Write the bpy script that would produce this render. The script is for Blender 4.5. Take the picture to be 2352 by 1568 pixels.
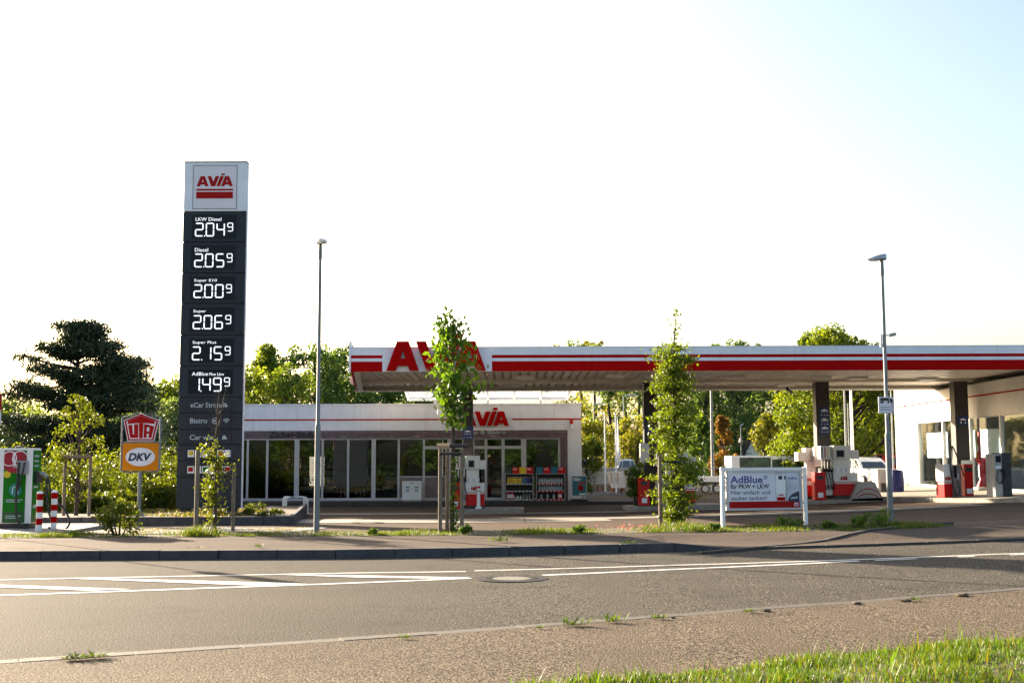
import bpy, bmesh, math, random
import numpy as np
from mathutils import Vector, Matrix

for o in list(bpy.data.objects): bpy.data.objects.remove(o)
scene = bpy.context.scene
C = scene.collection
rnd = random.Random(7)
R = math.radians

# ------------------------------------------------------------------ camera
EYE = 1.8
FPX = 2730.0                     # focal length in units of a 2352 pixel wide picture
PITCH = math.atan(276.0 / FPX)
ROLL = math.atan(76.0 / 25336.0)
_r0 = Vector((1, 0, 0)); _u0 = Vector((0, -math.sin(PITCH), math.cos(PITCH))); _f0 = Vector((0, math.cos(PITCH), math.sin(PITCH)))
_right = _r0 * math.cos(ROLL) - _u0 * math.sin(ROLL)
_up = _r0 * math.sin(ROLL) + _u0 * math.cos(ROLL)
cam_d = bpy.data.cameras.new('camera'); cam = bpy.data.objects.new('camera', cam_d); C.objects.link(cam)
cam.matrix_world = Matrix(((_right.x, _up.x, -_f0.x, 0), (_right.y, _up.y, -_f0.y, 0), (_right.z, _up.z, -_f0.z, EYE), (0, 0, 0, 1)))
cam_d.sensor_width = 36.0; cam_d.lens = 36.0 * FPX / 2352.0; cam_d.clip_start = 0.1; cam_d.clip_end = 3000
scene.camera = cam

# ------------------------------------------------------------------ sky, sun, exposure
SUN = Vector((-0.69, 0.72, 0.275)).normalized()          # towards the sun
world = bpy.data.worlds.new('World'); scene.world = world; world.use_nodes = True
wn = world.node_tree; bg = wn.nodes['Background']
sky = wn.nodes.new('ShaderNodeTexSky'); sky.sky_type = 'NISHITA'; sky.sun_disc = False
sky.sun_elevation = math.asin(SUN.z); sky.sun_rotation = math.atan2(SUN.x, SUN.y)
sky.altitude = 100; sky.air_density = 1.0; sky.dust_density = 4.0; sky.ozone_density = 1.0
wn.links.new(sky.outputs[0], bg.inputs[0]); bg.inputs[1].default_value = 0.07
sd = bpy.data.lights.new('sun', 'SUN'); sd.energy = 5.0; sd.angle = R(0.53); sd.color = (1.0, 0.83, 0.62)
so = bpy.data.objects.new('sun', sd); C.objects.link(so); so.rotation_euler = SUN.to_track_quat('Z', 'Y').to_euler()
vs = scene.view_settings; vs.view_transform = 'Standard'; vs.look = 'None'; vs.exposure = 2.4; vs.gamma = 1.0; vs.use_curve_mapping = False
scene.cycles.max_bounces = 6; scene.cycles.transparent_max_bounces = 12; scene.cycles.diffuse_bounces = 3; scene.cycles.glossy_bounces = 3

# ------------------------------------------------------------------ terrain and picture rays (2352 wide picture)
def zb(x):
    return 0.0015 * min(max(x + 2.0, 0.0), 22.0) ** 2
def foff(y):
    return 0.172 if y < 27.5 else (-0.12 if y > 42 else 0.172 - 0.292 * (y - 27.5) / 14.5)
def gz(x, y): return zb(x) + foff(y)
def ray(px, py):
    return _f0 + _right * ((px - 1176.0) / FPX) + _up * ((784.0 - py) / FPX)
def P(px, py, Y):
    d = ray(px, py); t = Y / d.y
    return Vector((d.x * t, Y, EYE + d.z * t))
def G(px, py, off=0.0):
    d = ray(px, py); z = off
    for _ in range(12):
        t = (z - EYE) / d.z; x = d.x * t
        z = zb(x) + (off if not callable(off) else off(d.y * t))
    return Vector((d.x * t, d.y * t, z))
def PX(px, Y, py=1000): return P(px, py, Y).x
def PZ(py, Y, px=1176): return P(px, py, Y).z

# ------------------------------------------------------------------ materials
MATS = {}
def nt(name):
    m = bpy.data.materials.new(name); m.use_nodes = True; MATS[name] = m
    return m, m.node_tree, m.node_tree.nodes['Principled BSDF']
def mat(name, col, rough=0.55, metal=0.0, var=0.12, scale=3.0, bump=0.0, bscale=40.0, spec=0.5, emit=0.0, coat=0.0, dirt=0.0):
    m, t, b = nt(name); N = t.nodes.new; L = t.links.new
    b.inputs['Roughness'].default_value = rough; b.inputs['Metallic'].default_value = metal
    b.inputs['Specular IOR Level'].default_value = spec; b.inputs['Coat Weight'].default_value = coat
    b.inputs['Coat Roughness'].default_value = 0.1
    tc = N('ShaderNodeNewGeometry')
    nz = N('ShaderNodeTexNoise'); nz.inputs['Scale'].default_value = scale; nz.inputs['Detail'].default_value = 5
    L(tc.outputs['Position'], nz.inputs['Vector'])
    mr = N('ShaderNodeMapRange'); mr.inputs[1].default_value = 0.3; mr.inputs[2].default_value = 0.7
    mr.inputs[3].default_value = 1 - var; mr.inputs[4].default_value = 1 + var * 0.6
    L(nz.outputs['Fac'], mr.inputs[0])
    mx = N('ShaderNodeMix'); mx.data_type = 'RGBA'; mx.blend_type = 'MULTIPLY'; mx.inputs[0].default_value = 1
    mx.inputs[6].default_value = (*col, 1); L(mr.outputs[0], mx.inputs[7])
    out = mx.outputs[2]
    if dirt > 0:
        n2 = N('ShaderNodeTexNoise'); n2.inputs['Scale'].default_value = 1.3; n2.inputs['Detail'].default_value = 8; n2.inputs['Roughness'].default_value = 0.7
        mp = N('ShaderNodeMapping'); mp.inputs['Scale'].default_value = (3.0, 3.0, 0.5); L(tc.outputs['Position'], mp.inputs[0]); L(mp.outputs[0], n2.inputs['Vector'])
        r2 = N('ShaderNodeMapRange'); r2.inputs[1].default_value = 0.5; r2.inputs[2].default_value = 0.75; r2.inputs[4].default_value = dirt; L(n2.outputs['Fac'], r2.inputs[0])
        m2 = N('ShaderNodeMix'); m2.data_type = 'RGBA'; m2.inputs[7].default_value = (0.12, 0.11, 0.09, 1)
        L(r2.outputs[0], m2.inputs[0]); L(out, m2.inputs[6]); out = m2.outputs[2]
    L(out, b.inputs['Base Color'])
    if bump > 0:
        nb = N('ShaderNodeTexNoise'); nb.inputs['Scale'].default_value = bscale; nb.inputs['Detail'].default_value = 4
        L(tc.outputs['Position'], nb.inputs['Vector'])
        bp = N('ShaderNodeBump'); bp.inputs['Strength'].default_value = bump; bp.inputs['Distance'].default_value = 0.02
        L(nb.outputs['Fac'], bp.inputs['Height']); L(bp.outputs[0], b.inputs['Normal'])
    if emit > 0:
        b.inputs['Emission Color'].default_value = (*col, 1); b.inputs['Emission Strength'].default_value = emit
    return m
def asphalt(name, dark, mid, light, grain=70.0, rough=0.92, patch=0.25, crack=0.0):
    m, t, b = nt(name); N = t.nodes.new; L = t.links.new
    g = N('ShaderNodeNewGeometry')
    n1 = N('ShaderNodeTexNoise'); n1.inputs['Scale'].default_value = grain; n1.inputs['Detail'].default_value = 3; n1.inputs['Roughness'].default_value = 0.7
    L(g.outputs['Position'], n1.inputs['Vector'])
    cr = N('ShaderNodeValToRGB'); e = cr.color_ramp.elements
    e[0].position = 0.42; e[0].color = (*dark, 1); e[1].position = 0.64; e[1].color = (*light, 1)
    q = cr.color_ramp.elements.new(0.5); q.color = (*mid, 1)
    L(n1.outputs['Fac'], cr.inputs[0])
    n2 = N('ShaderNodeTexNoise'); n2.inputs['Scale'].default_value = 0.35; n2.inputs['Detail'].default_value = 6; n2.inputs['Roughness'].default_value = 0.6
    mp = N('ShaderNodeMapping'); mp.inputs['Scale'].default_value = (0.35, 1.6, 1); mp.inputs['Rotation'].default_value = (0, 0, R(-14))
    L(g.outputs['Position'], mp.inputs[0]); L(mp.outputs[0], n2.inputs['Vector'])
    mr = N('ShaderNodeMapRange'); mr.inputs[1].default_value = 0.3; mr.inputs[2].default_value = 0.7; mr.inputs[3].default_value = 1 - patch; mr.inputs[4].default_value = 1 + patch * 0.7
    L(n2.outputs['Fac'], mr.inputs[0])
    mx = N('ShaderNodeMix'); mx.data_type = 'RGBA'; mx.blend_type = 'MULTIPLY'; mx.inputs[0].default_value = 1
    L(cr.outputs[0], mx.inputs[6]); L(mr.outputs[0], mx.inputs[7])
    n3 = N('ShaderNodeTexNoise'); n3.inputs['Scale'].default_value = 0.9; n3.inputs['Detail'].default_value = 9; n3.inputs['Roughness'].default_value = 0.68
    L(g.outputs['Position'], n3.inputs['Vector'])
    r3 = N('ShaderNodeMapRange'); r3.inputs[1].default_value = 0.56; r3.inputs[2].default_value = 0.72; r3.inputs[3].default_value = 1.0; r3.inputs[4].default_value = 0.68; L(n3.outputs['Fac'], r3.inputs[0])
    m3 = N('ShaderNodeMix'); m3.data_type = 'RGBA'; m3.blend_type = 'MULTIPLY'; m3.inputs[0].default_value = 1; L(mx.outputs[2], m3.inputs[6]); L(r3.outputs[0], m3.inputs[7])
    vo = N('ShaderNodeTexVoronoi'); vo.feature = 'DISTANCE_TO_EDGE'; vo.inputs['Scale'].default_value = 0.28
    wp = N('ShaderNodeMix'); wp.data_type = 'RGBA'; wp.blend_type = 'ADD'; wp.inputs[0].default_value = 0.5; L(g.outputs['Position'], wp.inputs[6]); L(n3.outputs['Color'], wp.inputs[7]); L(wp.outputs[2], vo.inputs['Vector'])
    r4 = N('ShaderNodeMapRange'); r4.inputs[1].default_value = 0.0; r4.inputs[2].default_value = 0.004; r4.inputs[3].default_value = 0.45; r4.inputs[4].default_value = 1.0; L(vo.outputs['Distance'], r4.inputs[0])
    m4 = N('ShaderNodeMix'); m4.data_type = 'RGBA'; m4.blend_type = 'MULTIPLY'; m4.inputs[0].default_value = crack; L(m3.outputs[2], m4.inputs[6]); L(r4.outputs[0], m4.inputs[7]); L(m4.outputs[2], b.inputs['Base Color'])
    b.inputs['Roughness'].default_value = rough; b.inputs['Specular IOR Level'].default_value = 0.06
    bp = N('ShaderNodeBump'); bp.inputs['Strength'].default_value = 0.2; bp.inputs['Distance'].default_value = 0.004
    L(n1.outputs['Fac'], bp.inputs['Height']); L(bp.outputs[0], b.inputs['Normal'])
    return m
def leafmat(name, c1, c2, trans=0.5, scale=1.2):
    m = bpy.data.materials.new(name); m.use_nodes = True; MATS[name] = m
    t = m.node_tree; t.nodes.clear(); N = t.nodes.new; L = t.links.new
    g = N('ShaderNodeNewGeometry'); n = N('ShaderNodeTexNoise'); n.inputs['Scale'].default_value = scale; n.inputs['Detail'].default_value = 6; n.inputs['Roughness'].default_value = 0.8
    L(g.outputs['Position'], n.inputs['Vector'])
    mr = N('ShaderNodeMapRange'); mr.inputs[1].default_value = 0.35; mr.inputs[2].default_value = 0.65; L(n.outputs['Fac'], mr.inputs[0])
    mx = N('ShaderNodeMix'); mx.data_type = 'RGBA'; mx.inputs[6].default_value = (*c1, 1); mx.inputs[7].default_value = (*c2, 1); L(mr.outputs[0], mx.inputs[0])
    d = N('ShaderNodeBsdfPrincipled'); d.inputs['Roughness'].default_value = 0.5; d.inputs['Specular IOR Level'].default_value = 0.3
    L(mx.outputs[2], d.inputs['Base Color'])
    tr = N('ShaderNodeBsdfTranslucent'); br = N('ShaderNodeMix'); br.data_type = 'RGBA'; br.blend_type = 'MULTIPLY'; br.inputs[0].default_value = 1
    br.inputs[7].default_value = (1.7, 1.5, 0.5, 1); L(mx.outputs[2], br.inputs[6]); L(br.outputs[2], tr.inputs['Color'])
    ms = N('ShaderNodeMixShader'); ms.inputs[0].default_value = trans; L(d.outputs[0], ms.inputs[1]); L(tr.outputs[0], ms.inputs[2])
    o = N('ShaderNodeOutputMaterial'); L(ms.outputs[0], o.inputs[0])
    return m
def glassmat(name, tint=(0.75, 0.8, 0.8), refl=0.04, graze=1.0):
    m = bpy.data.materials.new(name); m.use_nodes = True; MATS[name] = m
    t = m.node_tree; t.nodes.clear(); N = t.nodes.new; L = t.links.new
    tp = N('ShaderNodeBsdfTransparent'); tp.inputs[0].default_value = (*tint, 1)
    gl = N('ShaderNodeBsdfGlossy'); gl.inputs['Roughness'].default_value = 0.01; gl.inputs['Color'].default_value = (0.95, 0.97, 1, 1)
    ge = N('ShaderNodeNewGeometry'); dt = N('ShaderNodeVectorMath'); dt.operation = 'DOT_PRODUCT'; L(ge.outputs['Incoming'], dt.inputs[0]); L(ge.outputs['Normal'], dt.inputs[1])
    def mth(op, a, b=None):
        q = N('ShaderNodeMath'); q.operation = op; q.use_clamp = op != 'POWER'
        for k, v in enumerate((a, b)):
            if v is None: continue
            if isinstance(v, (int, float)): q.inputs[k].default_value = v
            else: L(v, q.inputs[k])
        return q.outputs[0]
    ab = mth('ABSOLUTE', dt.outputs['Value']); om = mth('SUBTRACT', 1.0, ab); pw = mth('POWER', om, 5.0); sc_ = mth('MULTIPLY', pw, (1.0 - refl) * graze); rf = mth('ADD', sc_, refl)
    ms = N('ShaderNodeMixShader'); L(rf, ms.inputs[0]); L(tp.outputs[0], ms.inputs[1]); L(gl.outputs[0], ms.inputs[2])
    o = N('ShaderNodeOutputMaterial'); L(ms.outputs[0], o.inputs[0])
    return m

asphalt('road_asphalt', (0.004, 0.004, 0.005), (0.034, 0.031, 0.025), (0.263, 0.234, 0.190), 58, patch=0.12, crack=0.35)
asphalt('path_asphalt', (0.009, 0.007, 0.005), (0.068, 0.050, 0.037), (0.355, 0.288, 0.211), 58, patch=0.14)
asphalt('walk_asphalt', (0.050, 0.038, 0.033), (0.099, 0.079, 0.062), (0.181, 0.140, 0.113), 60, patch=0.25)
asphalt('yard_asphalt', (0.054, 0.039, 0.029), (0.090, 0.066, 0.048), (0.143, 0.103, 0.078), 40, patch=0.2)
mat('yard_concrete', (0.26, 0.225, 0.185), 0.8, var=0.15, scale=1.2, bump=0.1)
mat('kerb_stone', (0.06, 0.06, 0.066), 0.85, var=0.3, scale=6, bump=0.25, bscale=60, dirt=0.35)
mat('light_kerb', (0.3, 0.27, 0.23), 0.85, var=0.25, scale=5, bump=0.2, dirt=0.3)
mat('flush_kerb', (0.062, 0.053, 0.043), 0.85, var=0.3, scale=9, bump=0.25, bscale=80)
mat('road_paint', (0.62, 0.6, 0.56), 0.7, var=0.22, scale=20, bump=0.15, bscale=90)
mat('paver', (0.3, 0.29, 0.27), 0.9, var=0.3, scale=4, bump=0.2)
mat('soil', (0.075, 0.055, 0.038), 0.95, var=0.4, scale=6, bump=0.5, bscale=20)
mat('meadow', (0.07, 0.095, 0.03), 0.95, var=0.4, scale=1.5, bump=0.5, bscale=10)
mat('gravel', (0.2, 0.19, 0.18), 0.95, var=0.5, scale=14, bump=0.6, bscale=30)
mat('white_panel', (0.76, 0.80, 0.88), 0.4, var=0.06, scale=2, dirt=0.13)
mat('warm_white', (0.74, 0.72, 0.68), 0.5, var=0.08, scale=1.2, dirt=0.08)
mat('soffit', (0.66, 0.60, 0.52), 0.45, var=0.1, scale=1.0, dirt=0.15)
mat('red_panel', (0.40, 0.001, 0.001), 0.5, var=0.08, scale=2, spec=0.05)
mat('red_letter', (0.38, 0.001, 0.001), 0.5, var=0.06, scale=3, spec=0.05)
mat('red_paint', (0.55, 0.005, 0.005), 0.4, var=0.1, scale=2.5, dirt=0.1, spec=0.25)
mat('anthracite', (0.017, 0.026, 0.037), 0.5, spec=0.3, var=0.12, scale=1.5)
mat('dark_seam', (0.008, 0.009, 0.01), 0.7)
mat('screen_dark', (0.008, 0.013, 0.018), 0.25, spec=0.15)
mat('led', (0.93, 0.96, 1.0), 0.5, emit=0.17, var=0)
mat('label_white', (0.82, 0.84, 0.86), 0.5, emit=0.0, var=0)
mat('label_grey', (0.40, 0.46, 0.5), 0.5, var=0.05)
mat('sign_face', (0.72, 0.70, 0.76), 0.35, var=0.03)
mat('steel', (0.46, 0.48, 0.49), 0.42, 0.75, var=0.18, scale=4)
mat('galvanised', (0.2, 0.215, 0.225), 0.6, 0.2, spec=0.3, var=0.2, scale=3, dirt=0.15)
mat('aluminium', (0.47, 0.46, 0.48), 0.45, 0.3, var=0.06)
mat('cladding', (0.16, 0.115, 0.13), 0.7, var=0.25, scale=5)
mat('panel_brown', (0.19, 0.145, 0.145), 0.6, var=0.1)
mat('black_letter', (0.016, 0.013, 0.016), 0.5)
mat('grey_letter', (0.46, 0.45, 0.47), 0.4)
mat('column_grey', (0.05, 0.045, 0.046), 0.55, spec=0.3, var=0.12, scale=2)
mat('blue_plate', (0.012, 0.03, 0.14), 0.4)
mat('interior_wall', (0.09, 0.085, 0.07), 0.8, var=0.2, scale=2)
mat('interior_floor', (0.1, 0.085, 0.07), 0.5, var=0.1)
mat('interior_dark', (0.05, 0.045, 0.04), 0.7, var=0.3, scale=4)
mat('plastic_white', (0.8, 0.8, 0.79), 0.35, var=0.04, dirt=0.05)
mat('plastic_grey', (0.3, 0.3, 0.31), 0.5, var=0.1)
mat('pump_white', (0.74, 0.73, 0.7), 0.35, var=0.06, dirt=0.1)
mat('rubber', (0.012, 0.012, 0.014), 0.45)
mat('black_plastic', (0.018, 0.018, 0.02), 0.4)
mat('charger_green', (0.01, 0.16, 0.008), 0.45, var=0.06, spec=0.15)
mat('deep_green', (0.012, 0.09, 0.02), 0.35, var=0.06)
mat('teal', (0.02, 0.24, 0.2), 0.4)
mat('charger_red', (0.33, 0.006, 0.02), 0.4)
mat('yellow', (0.7, 0.5, 0.02), 0.4)
mat('sign_orange', (0.62, 0.2, 0.005), 0.45, var=0.05, spec=0.15)
mat('sign_red', (0.36, 0.003, 0.003), 0.45, var=0.05, spec=0.15)
mat('sign_pale', (0.68, 0.68, 0.76), 0.35, var=0.03)
mat('navy', (0.012, 0.02, 0.06), 0.4)
mat('ad_blue', (0.03, 0.035, 0.22), 0.4)
mat('ad_photo', (0.55, 0.57, 0.66), 0.3, var=0.25, scale=3)
mat('bark', (0.075, 0.055, 0.042), 0.95, var=0.4, scale=14, bump=0.6, bscale=40)
mat('dark_bark', (0.035, 0.028, 0.024), 0.95, var=0.4, scale=10, bump=0.5)
mat('stake_wood', (0.2, 0.15, 0.105), 0.9, var=0.3, scale=9, bump=0.3)
mat('fresh_wood', (0.62, 0.42, 0.24), 0.8, var=0.2, scale=9)
mat('brown_fence', (0.11, 0.04, 0.035), 0.8, var=0.2)
mat('roof_tile', (0.05, 0.04, 0.045), 0.8, var=0.3, scale=8)
mat('render_white', (0.72, 0.68, 0.62), 0.85, var=0.1, scale=2, dirt=0.12)
mat('weathered', (0.42, 0.41, 0.38), 0.85, var=0.2, scale=1.2, dirt=0.4)
mat('rust_wall', (0.27, 0.24, 0.2), 0.9, var=0.3, scale=2, dirt=0.5)
mat('rust', (0.25, 0.1, 0.04), 0.9, var=0.3, scale=3)
mat('car_white', (0.78, 0.78, 0.77), 0.25, coat=0.6, var=0.03)
mat('car_red', (0.42, 0.02, 0.03), 0.25, coat=0.7, var=0.04)
mat('car_blue', (0.06, 0.16, 0.3), 0.25, coat=0.6, var=0.04)
mat('car_glass', (0.02, 0.03, 0.035), 0.05, spec=0.8)
mat('tail_light', (0.5, 0.01, 0.01), 0.2)
mat('tyre', (0.02, 0.02, 0.02), 0.8)
mat('bin_blue', (0.012, 0.02, 0.16), 0.45, var=0.15)
mat('iron', (0.03, 0.031, 0.036), 0.9, 0.0, spec=0.1, var=0.3, scale=20, bump=0.3, bscale=60)
mat('cover_concrete', (0.12, 0.11, 0.092), 0.85, var=0.2, scale=20, bump=0.2)
mat('clod', (0.11, 0.078, 0.045), 0.95, var=0.4, scale=30)
mat('poster_blue', (0.02, 0.16, 0.23), 0.35, var=0.25, scale=6)
mat('mural_green', (0.03, 0.075, 0.04), 0.5, var=0.8, scale=2.2)
mat('flag_cloth', (0.75, 0.75, 0.74), 0.8)
mat('lamp_glow', (1.0, 0.85, 0.6), 0.5, emit=0.12, var=0)
leafmat('leaf_maple', (0.04, 0.1, 0.009), (0.1, 0.19, 0.016), 0.5, 3)
leafmat('leaf_hornbeam', (0.06, 0.105, 0.009), (0.14, 0.2, 0.016), 0.5, 2.5)
leafmat('leaf_young', (0.055, 0.085, 0.006), (0.13, 0.16, 0.011), 0.5, 3)
leafmat('leaf_hedge', (0.042, 0.07, 0.006), (0.11, 0.14, 0.01), 0.45, 1.0)
leafmat('leaf_birch', (0.07, 0.12, 0.015), (0.18, 0.24, 0.03), 0.45, 0.5)
leafmat('leaf_dark', (0.042, 0.095, 0.023), (0.114, 0.190, 0.038), 0.35, 0.5)
leafmat('leaf_lime', (0.06, 0.105, 0.008), (0.17, 0.22, 0.013), 0.5, 0.6)
leafmat('leaf_poplar', (0.045, 0.099, 0.036), (0.126, 0.198, 0.054), 0.4, 0.4)
leafmat('leaf_olive', (0.126, 0.140, 0.017), (0.224, 0.238, 0.028), 0.45, 0.6)
leafmat('leaf_rust', (0.13, 0.075, 0.014), (0.21, 0.12, 0.02), 0.45, 0.8)
leafmat('needle', (0.013, 0.031, 0.015), (0.033, 0.055, 0.022), 0.12, 0.8)
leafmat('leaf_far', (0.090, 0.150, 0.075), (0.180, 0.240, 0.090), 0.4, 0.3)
leafmat('leaf_box', (0.05, 0.11, 0.01), (0.11, 0.19, 0.015), 0.35, 4)
leafmat('grass_blade', (0.032, 0.075, 0.004), (0.09, 0.14, 0.008), 0.45, 2.2)
leafmat('grass_dry', (0.09, 0.1, 0.015), (0.19, 0.17, 0.035), 0.4, 3)
leafmat('flower_pink', (0.400, 0.080, 0.120), (0.500, 0.140, 0.200), 0.3, 8)
glassmat('shop_glass', (0.55, 0.6, 0.58), 0.07)
glassmat('roof_glass', (0.88, 0.9, 0.92), 0.05)
glassmat('hall_glass', (0.86, 0.93, 0.96), 0.03, 0.4)

# ------------------------------------------------------------------ mesh helpers
class MB:
    def __init__(s): s.v = []; s.f = []; s.m = []
    def add(s, vs_, fs, m=0):
        k = len(s.v); s.v += [tuple(q) for q in vs_]; s.f += [tuple(i + k for i in f) for f in fs]; s.m += [m] * len(fs); return s
    def box(s, x0, x1, y0, y1, z0, z1, m=0, T=None):
        vs_ = [Vector(q) for q in ((x0, y0, z0), (x1, y0, z0), (x1, y1, z0), (x0, y1, z0), (x0, y0, z1), (x1, y0, z1), (x1, y1, z1), (x0, y1, z1))]
        if T is not None: vs_ = [T @ q for q in vs_]
        return s.add(vs_, [(3, 2, 1, 0), (4, 5, 6, 7), (0, 1, 5, 4), (1, 2, 6, 5), (2, 3, 7, 6), (3, 0, 4, 7)], m)
    def hexa(s, b, t, m=0):          # four bottom points, four top points
        return s.add(list(b) + list(t), [(3, 2, 1, 0), (4, 5, 6, 7), (0, 1, 5, 4), (1, 2, 6, 5), (2, 3, 7, 6), (3, 0, 4, 7)], m)
    def tube(s, pts, rad, n=8, m=0, cap=True):
        pts = [Vector(p) for p in pts]; k0 = len(s.v); ref = None
        for i, p in enumerate(pts):
            d = (pts[min(i + 1, len(pts) - 1)] - pts[max(i - 1, 0)]).normalized()
            if ref is None: ref = Vector((1, 0, 0)) if abs(d.x) < 0.9 else Vector((0, 1, 0))
            a = d.cross(ref).normalized(); b = d.cross(a); ref = b.cross(d) if False else ref
            r = rad[i] if isinstance(rad, (list, tuple)) else rad
            for j in range(n):
                an = 2 * math.pi * j / n; s.v.append(tuple(p + a * (r * math.cos(an)) + b * (r * math.sin(an))))
        for i in range(len(pts) - 1):
            for j in range(n):
                a0 = k0 + i * n + j; a1 = k0 + i * n + (j + 1) % n
                s.f.append((a0, a0 + n, a1 + n, a1)); s.m.append(m)
        if cap:
            s.f.append(tuple(k0 + j for j in range(n))); s.m.append(m)
            e = k0 + (len(pts) - 1) * n; s.f.append(tuple(e + j for j in reversed(range(n)))); s.m.append(m)
        return s
    def lathe(s, prof, n=16, m=0, c=(0, 0, 0)):
        k0 = len(s.v)
        for r, z in prof:
            for j in range(n):
                an = 2 * math.pi * j / n; s.v.append((c[0] + r * math.cos(an), c[1] + r * math.sin(an), c[2] + z))
        for i in range(len(prof) - 1):
            for j in range(n):
                a0 = k0 + i * n + j; a1 = k0 + i * n + (j + 1) % n
                s.f.append((a0, a1, a1 + n, a0 + n)); s.m.append(m)
        s.f.append(tuple(k0 + j for j in reversed(range(n)))); s.m.append(m)
        e = k0 + (len(prof) - 1) * n; s.f.append(tuple(e + j for j in range(n))); s.m.append(m)
        return s
    def prism(s, poly, d, y=0.0, m=0):           # polygon in XZ (counter-clockwise seen from -Y), thickness d in +Y
        n = len(poly); k = len(s.v)
        s.v += [(p[0], y, p[1]) for p in poly] + [(p[0], y + d, p[1]) for p in poly]
        s.f.append(tuple(range(k, k + n))); s.m.append(m)
        s.f.append(tuple(reversed(range(k + n, k + 2 * n)))); s.m.append(m)
        for i in range(n):
            j = (i + 1) % n; s.f.append((k + i, k + n + i, k + n + j, k + j)); s.m.append(m)
        return s
    def mesh(s, name, mats):
        me = bpy.data.meshes.new(name); me.from_pydata(s.v, [], s.f)
        for q in (mats if isinstance(mats, (list, tuple)) else [mats]): me.materials.append(MATS[q])
        if any(s.m): me.polygons.foreach_set('material_index', s.m)
        me.update(); return me
    def build(s, name, mats, parent=None, smooth=False, loc=None, bevel=0.0, rot=0.0):
        me = s.mesh(name, mats)
        bm = bmesh.new(); bm.from_mesh(me)
        if bevel > 0:
            bmesh.ops.bevel(bm, geom=[e for e in bm.edges if len(e.link_faces) == 2 and e.calc_face_angle(0) > 0.5], offset=bevel, segments=2, affect='EDGES', profile=0.6)
        bmesh.ops.recalc_face_normals(bm, faces=bm.faces); bm.to_mesh(me); bm.free()
        if smooth:
            me.polygons.foreach_set('use_smooth', [True] * len(me.polygons))
            me.set_sharp_from_angle(angle=R(40))
        return link(name, me, parent, loc, rot)
def link(name, me, parent=None, loc=None, rot=0.0):
    o = bpy.data.objects.new(name, me); C.objects.link(o)
    if parent is not None: o.parent = parent
    if loc is not None: o.location = loc
    if rot: o.rotation_euler.z = rot
    return o
def tag(o, label=None, cat=None, group=None, kind=None):
    if label: o['label'] = label
    if cat: o['category'] = cat
    if group: o['group'] = group
    if kind: o['kind'] = kind
    return o
def thing(name, label, cat, loc=(0, 0, 0), rz=0.0, group=None):
    o = bpy.data.objects.new(name, None); C.objects.link(o); o.location = loc; o.rotation_euler.z = rz; o.empty_display_size = 0.2
    return tag(o, label, cat, group)
def spline(pts, n=6):
    P_ = [Vector(p) for p in pts]; out = []
    for i in range(len(P_) - 1):
        a = P_[max(i - 1, 0)]; b = P_[i]; c = P_[i + 1]; d = P_[min(i + 2, len(P_) - 1)]
        for k in range(n):
            t = k / n; out.append(0.5 * ((2 * b) + (c - a) * t + (2 * a - 5 * b + 4 * c - d) * t * t + (3 * b - a - 3 * c + d) * t ** 3))
    return out + [P_[-1]]
def struct(o): o['kind'] = 'structure'; return o
def copy_tree(o, parent=None):
    c = o.copy(); C.objects.link(c); c.parent = parent
    for ch in list(o.children): copy_tree(ch, c)
    return c
def quads(name, V, mats, parent=None, idx=None):
    n = len(V); me = bpy.data.meshes.new(name)
    me.vertices.add(n * 4); me.vertices.foreach_set('co', np.ascontiguousarray(V, dtype=np.float32).ravel())
    me.loops.add(n * 4); me.loops.foreach_set('vertex_index', np.arange(n * 4, dtype=np.int32))
    me.polygons.add(n); me.polygons.foreach_set('loop_start', np.arange(0, n * 4, 4, dtype=np.int32))
    for q in (mats if isinstance(mats, (list, tuple)) else [mats]): me.materials.append(MATS[q])
    if idx is not None: me.polygons.foreach_set('material_index', idx.astype(np.int32))
    me.update(calc_edges=True); me.validate()
    return link(name, me, parent)
def text(body, w, h, depth, name, m, parent, loc, bold=0.0, shear=0.0, rotx=True, fit='wh', back=False, yaw=0.0):
    cu = bpy.data.curves.new('t', 'FONT'); cu.body = body; cu.size = 1.0; cu.offset = bold; cu.shear = shear; cu.resolution_u = 3
    ob = bpy.data.objects.new('t', cu); C.objects.link(ob)
    dg = bpy.context.evaluated_depsgraph_get(); me = bpy.data.meshes.new_from_object(ob.evaluated_get(dg))
    bpy.data.objects.remove(ob); bpy.data.curves.remove(cu)
    n = len(me.vertices); co = np.empty(n * 3, np.float32); me.vertices.foreach_get('co', co); co = co.reshape(-1, 3)
    mn = co.min(0); mx = co.max(0); sx = w / (mx[0] - mn[0]); sy = h / (mx[1] - mn[1])
    if fit == 'w': sy = sx
    q = np.zeros_like(co); q[:, 0] = (co[:, 0] - mn[0]) * sx; q[:, 2] = (co[:, 1] - mn[1]) * sy
    if back: q[:, 0] *= -1
    bm = bmesh.new(); me.vertices.foreach_set('co', q.ravel()); bm.from_mesh(me)
    if depth > 0:
        r = bmesh.ops.extrude_face_region(bm, geom=list(bm.faces)); bmesh.ops.translate(bm, verts=[g for g in r['geom'] if isinstance(g, bmesh.types.BMVert)], vec=(0, depth if back else -depth, 0))
        bmesh.ops.recalc_face_normals(bm, faces=bm.faces)
    bm.to_mesh(me); bm.free(); me.materials.clear(); me.materials.append(MATS[m])
    o = link(name, me, parent, loc)
    if yaw: o.rotation_euler.z = yaw
    return o
A_L = [(0, 0), (0.30, 0), (0.37, 0.17), (0.44, 0.40), (0.525, 0.72), (0.525, 1), (0.34, 1)]
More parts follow.
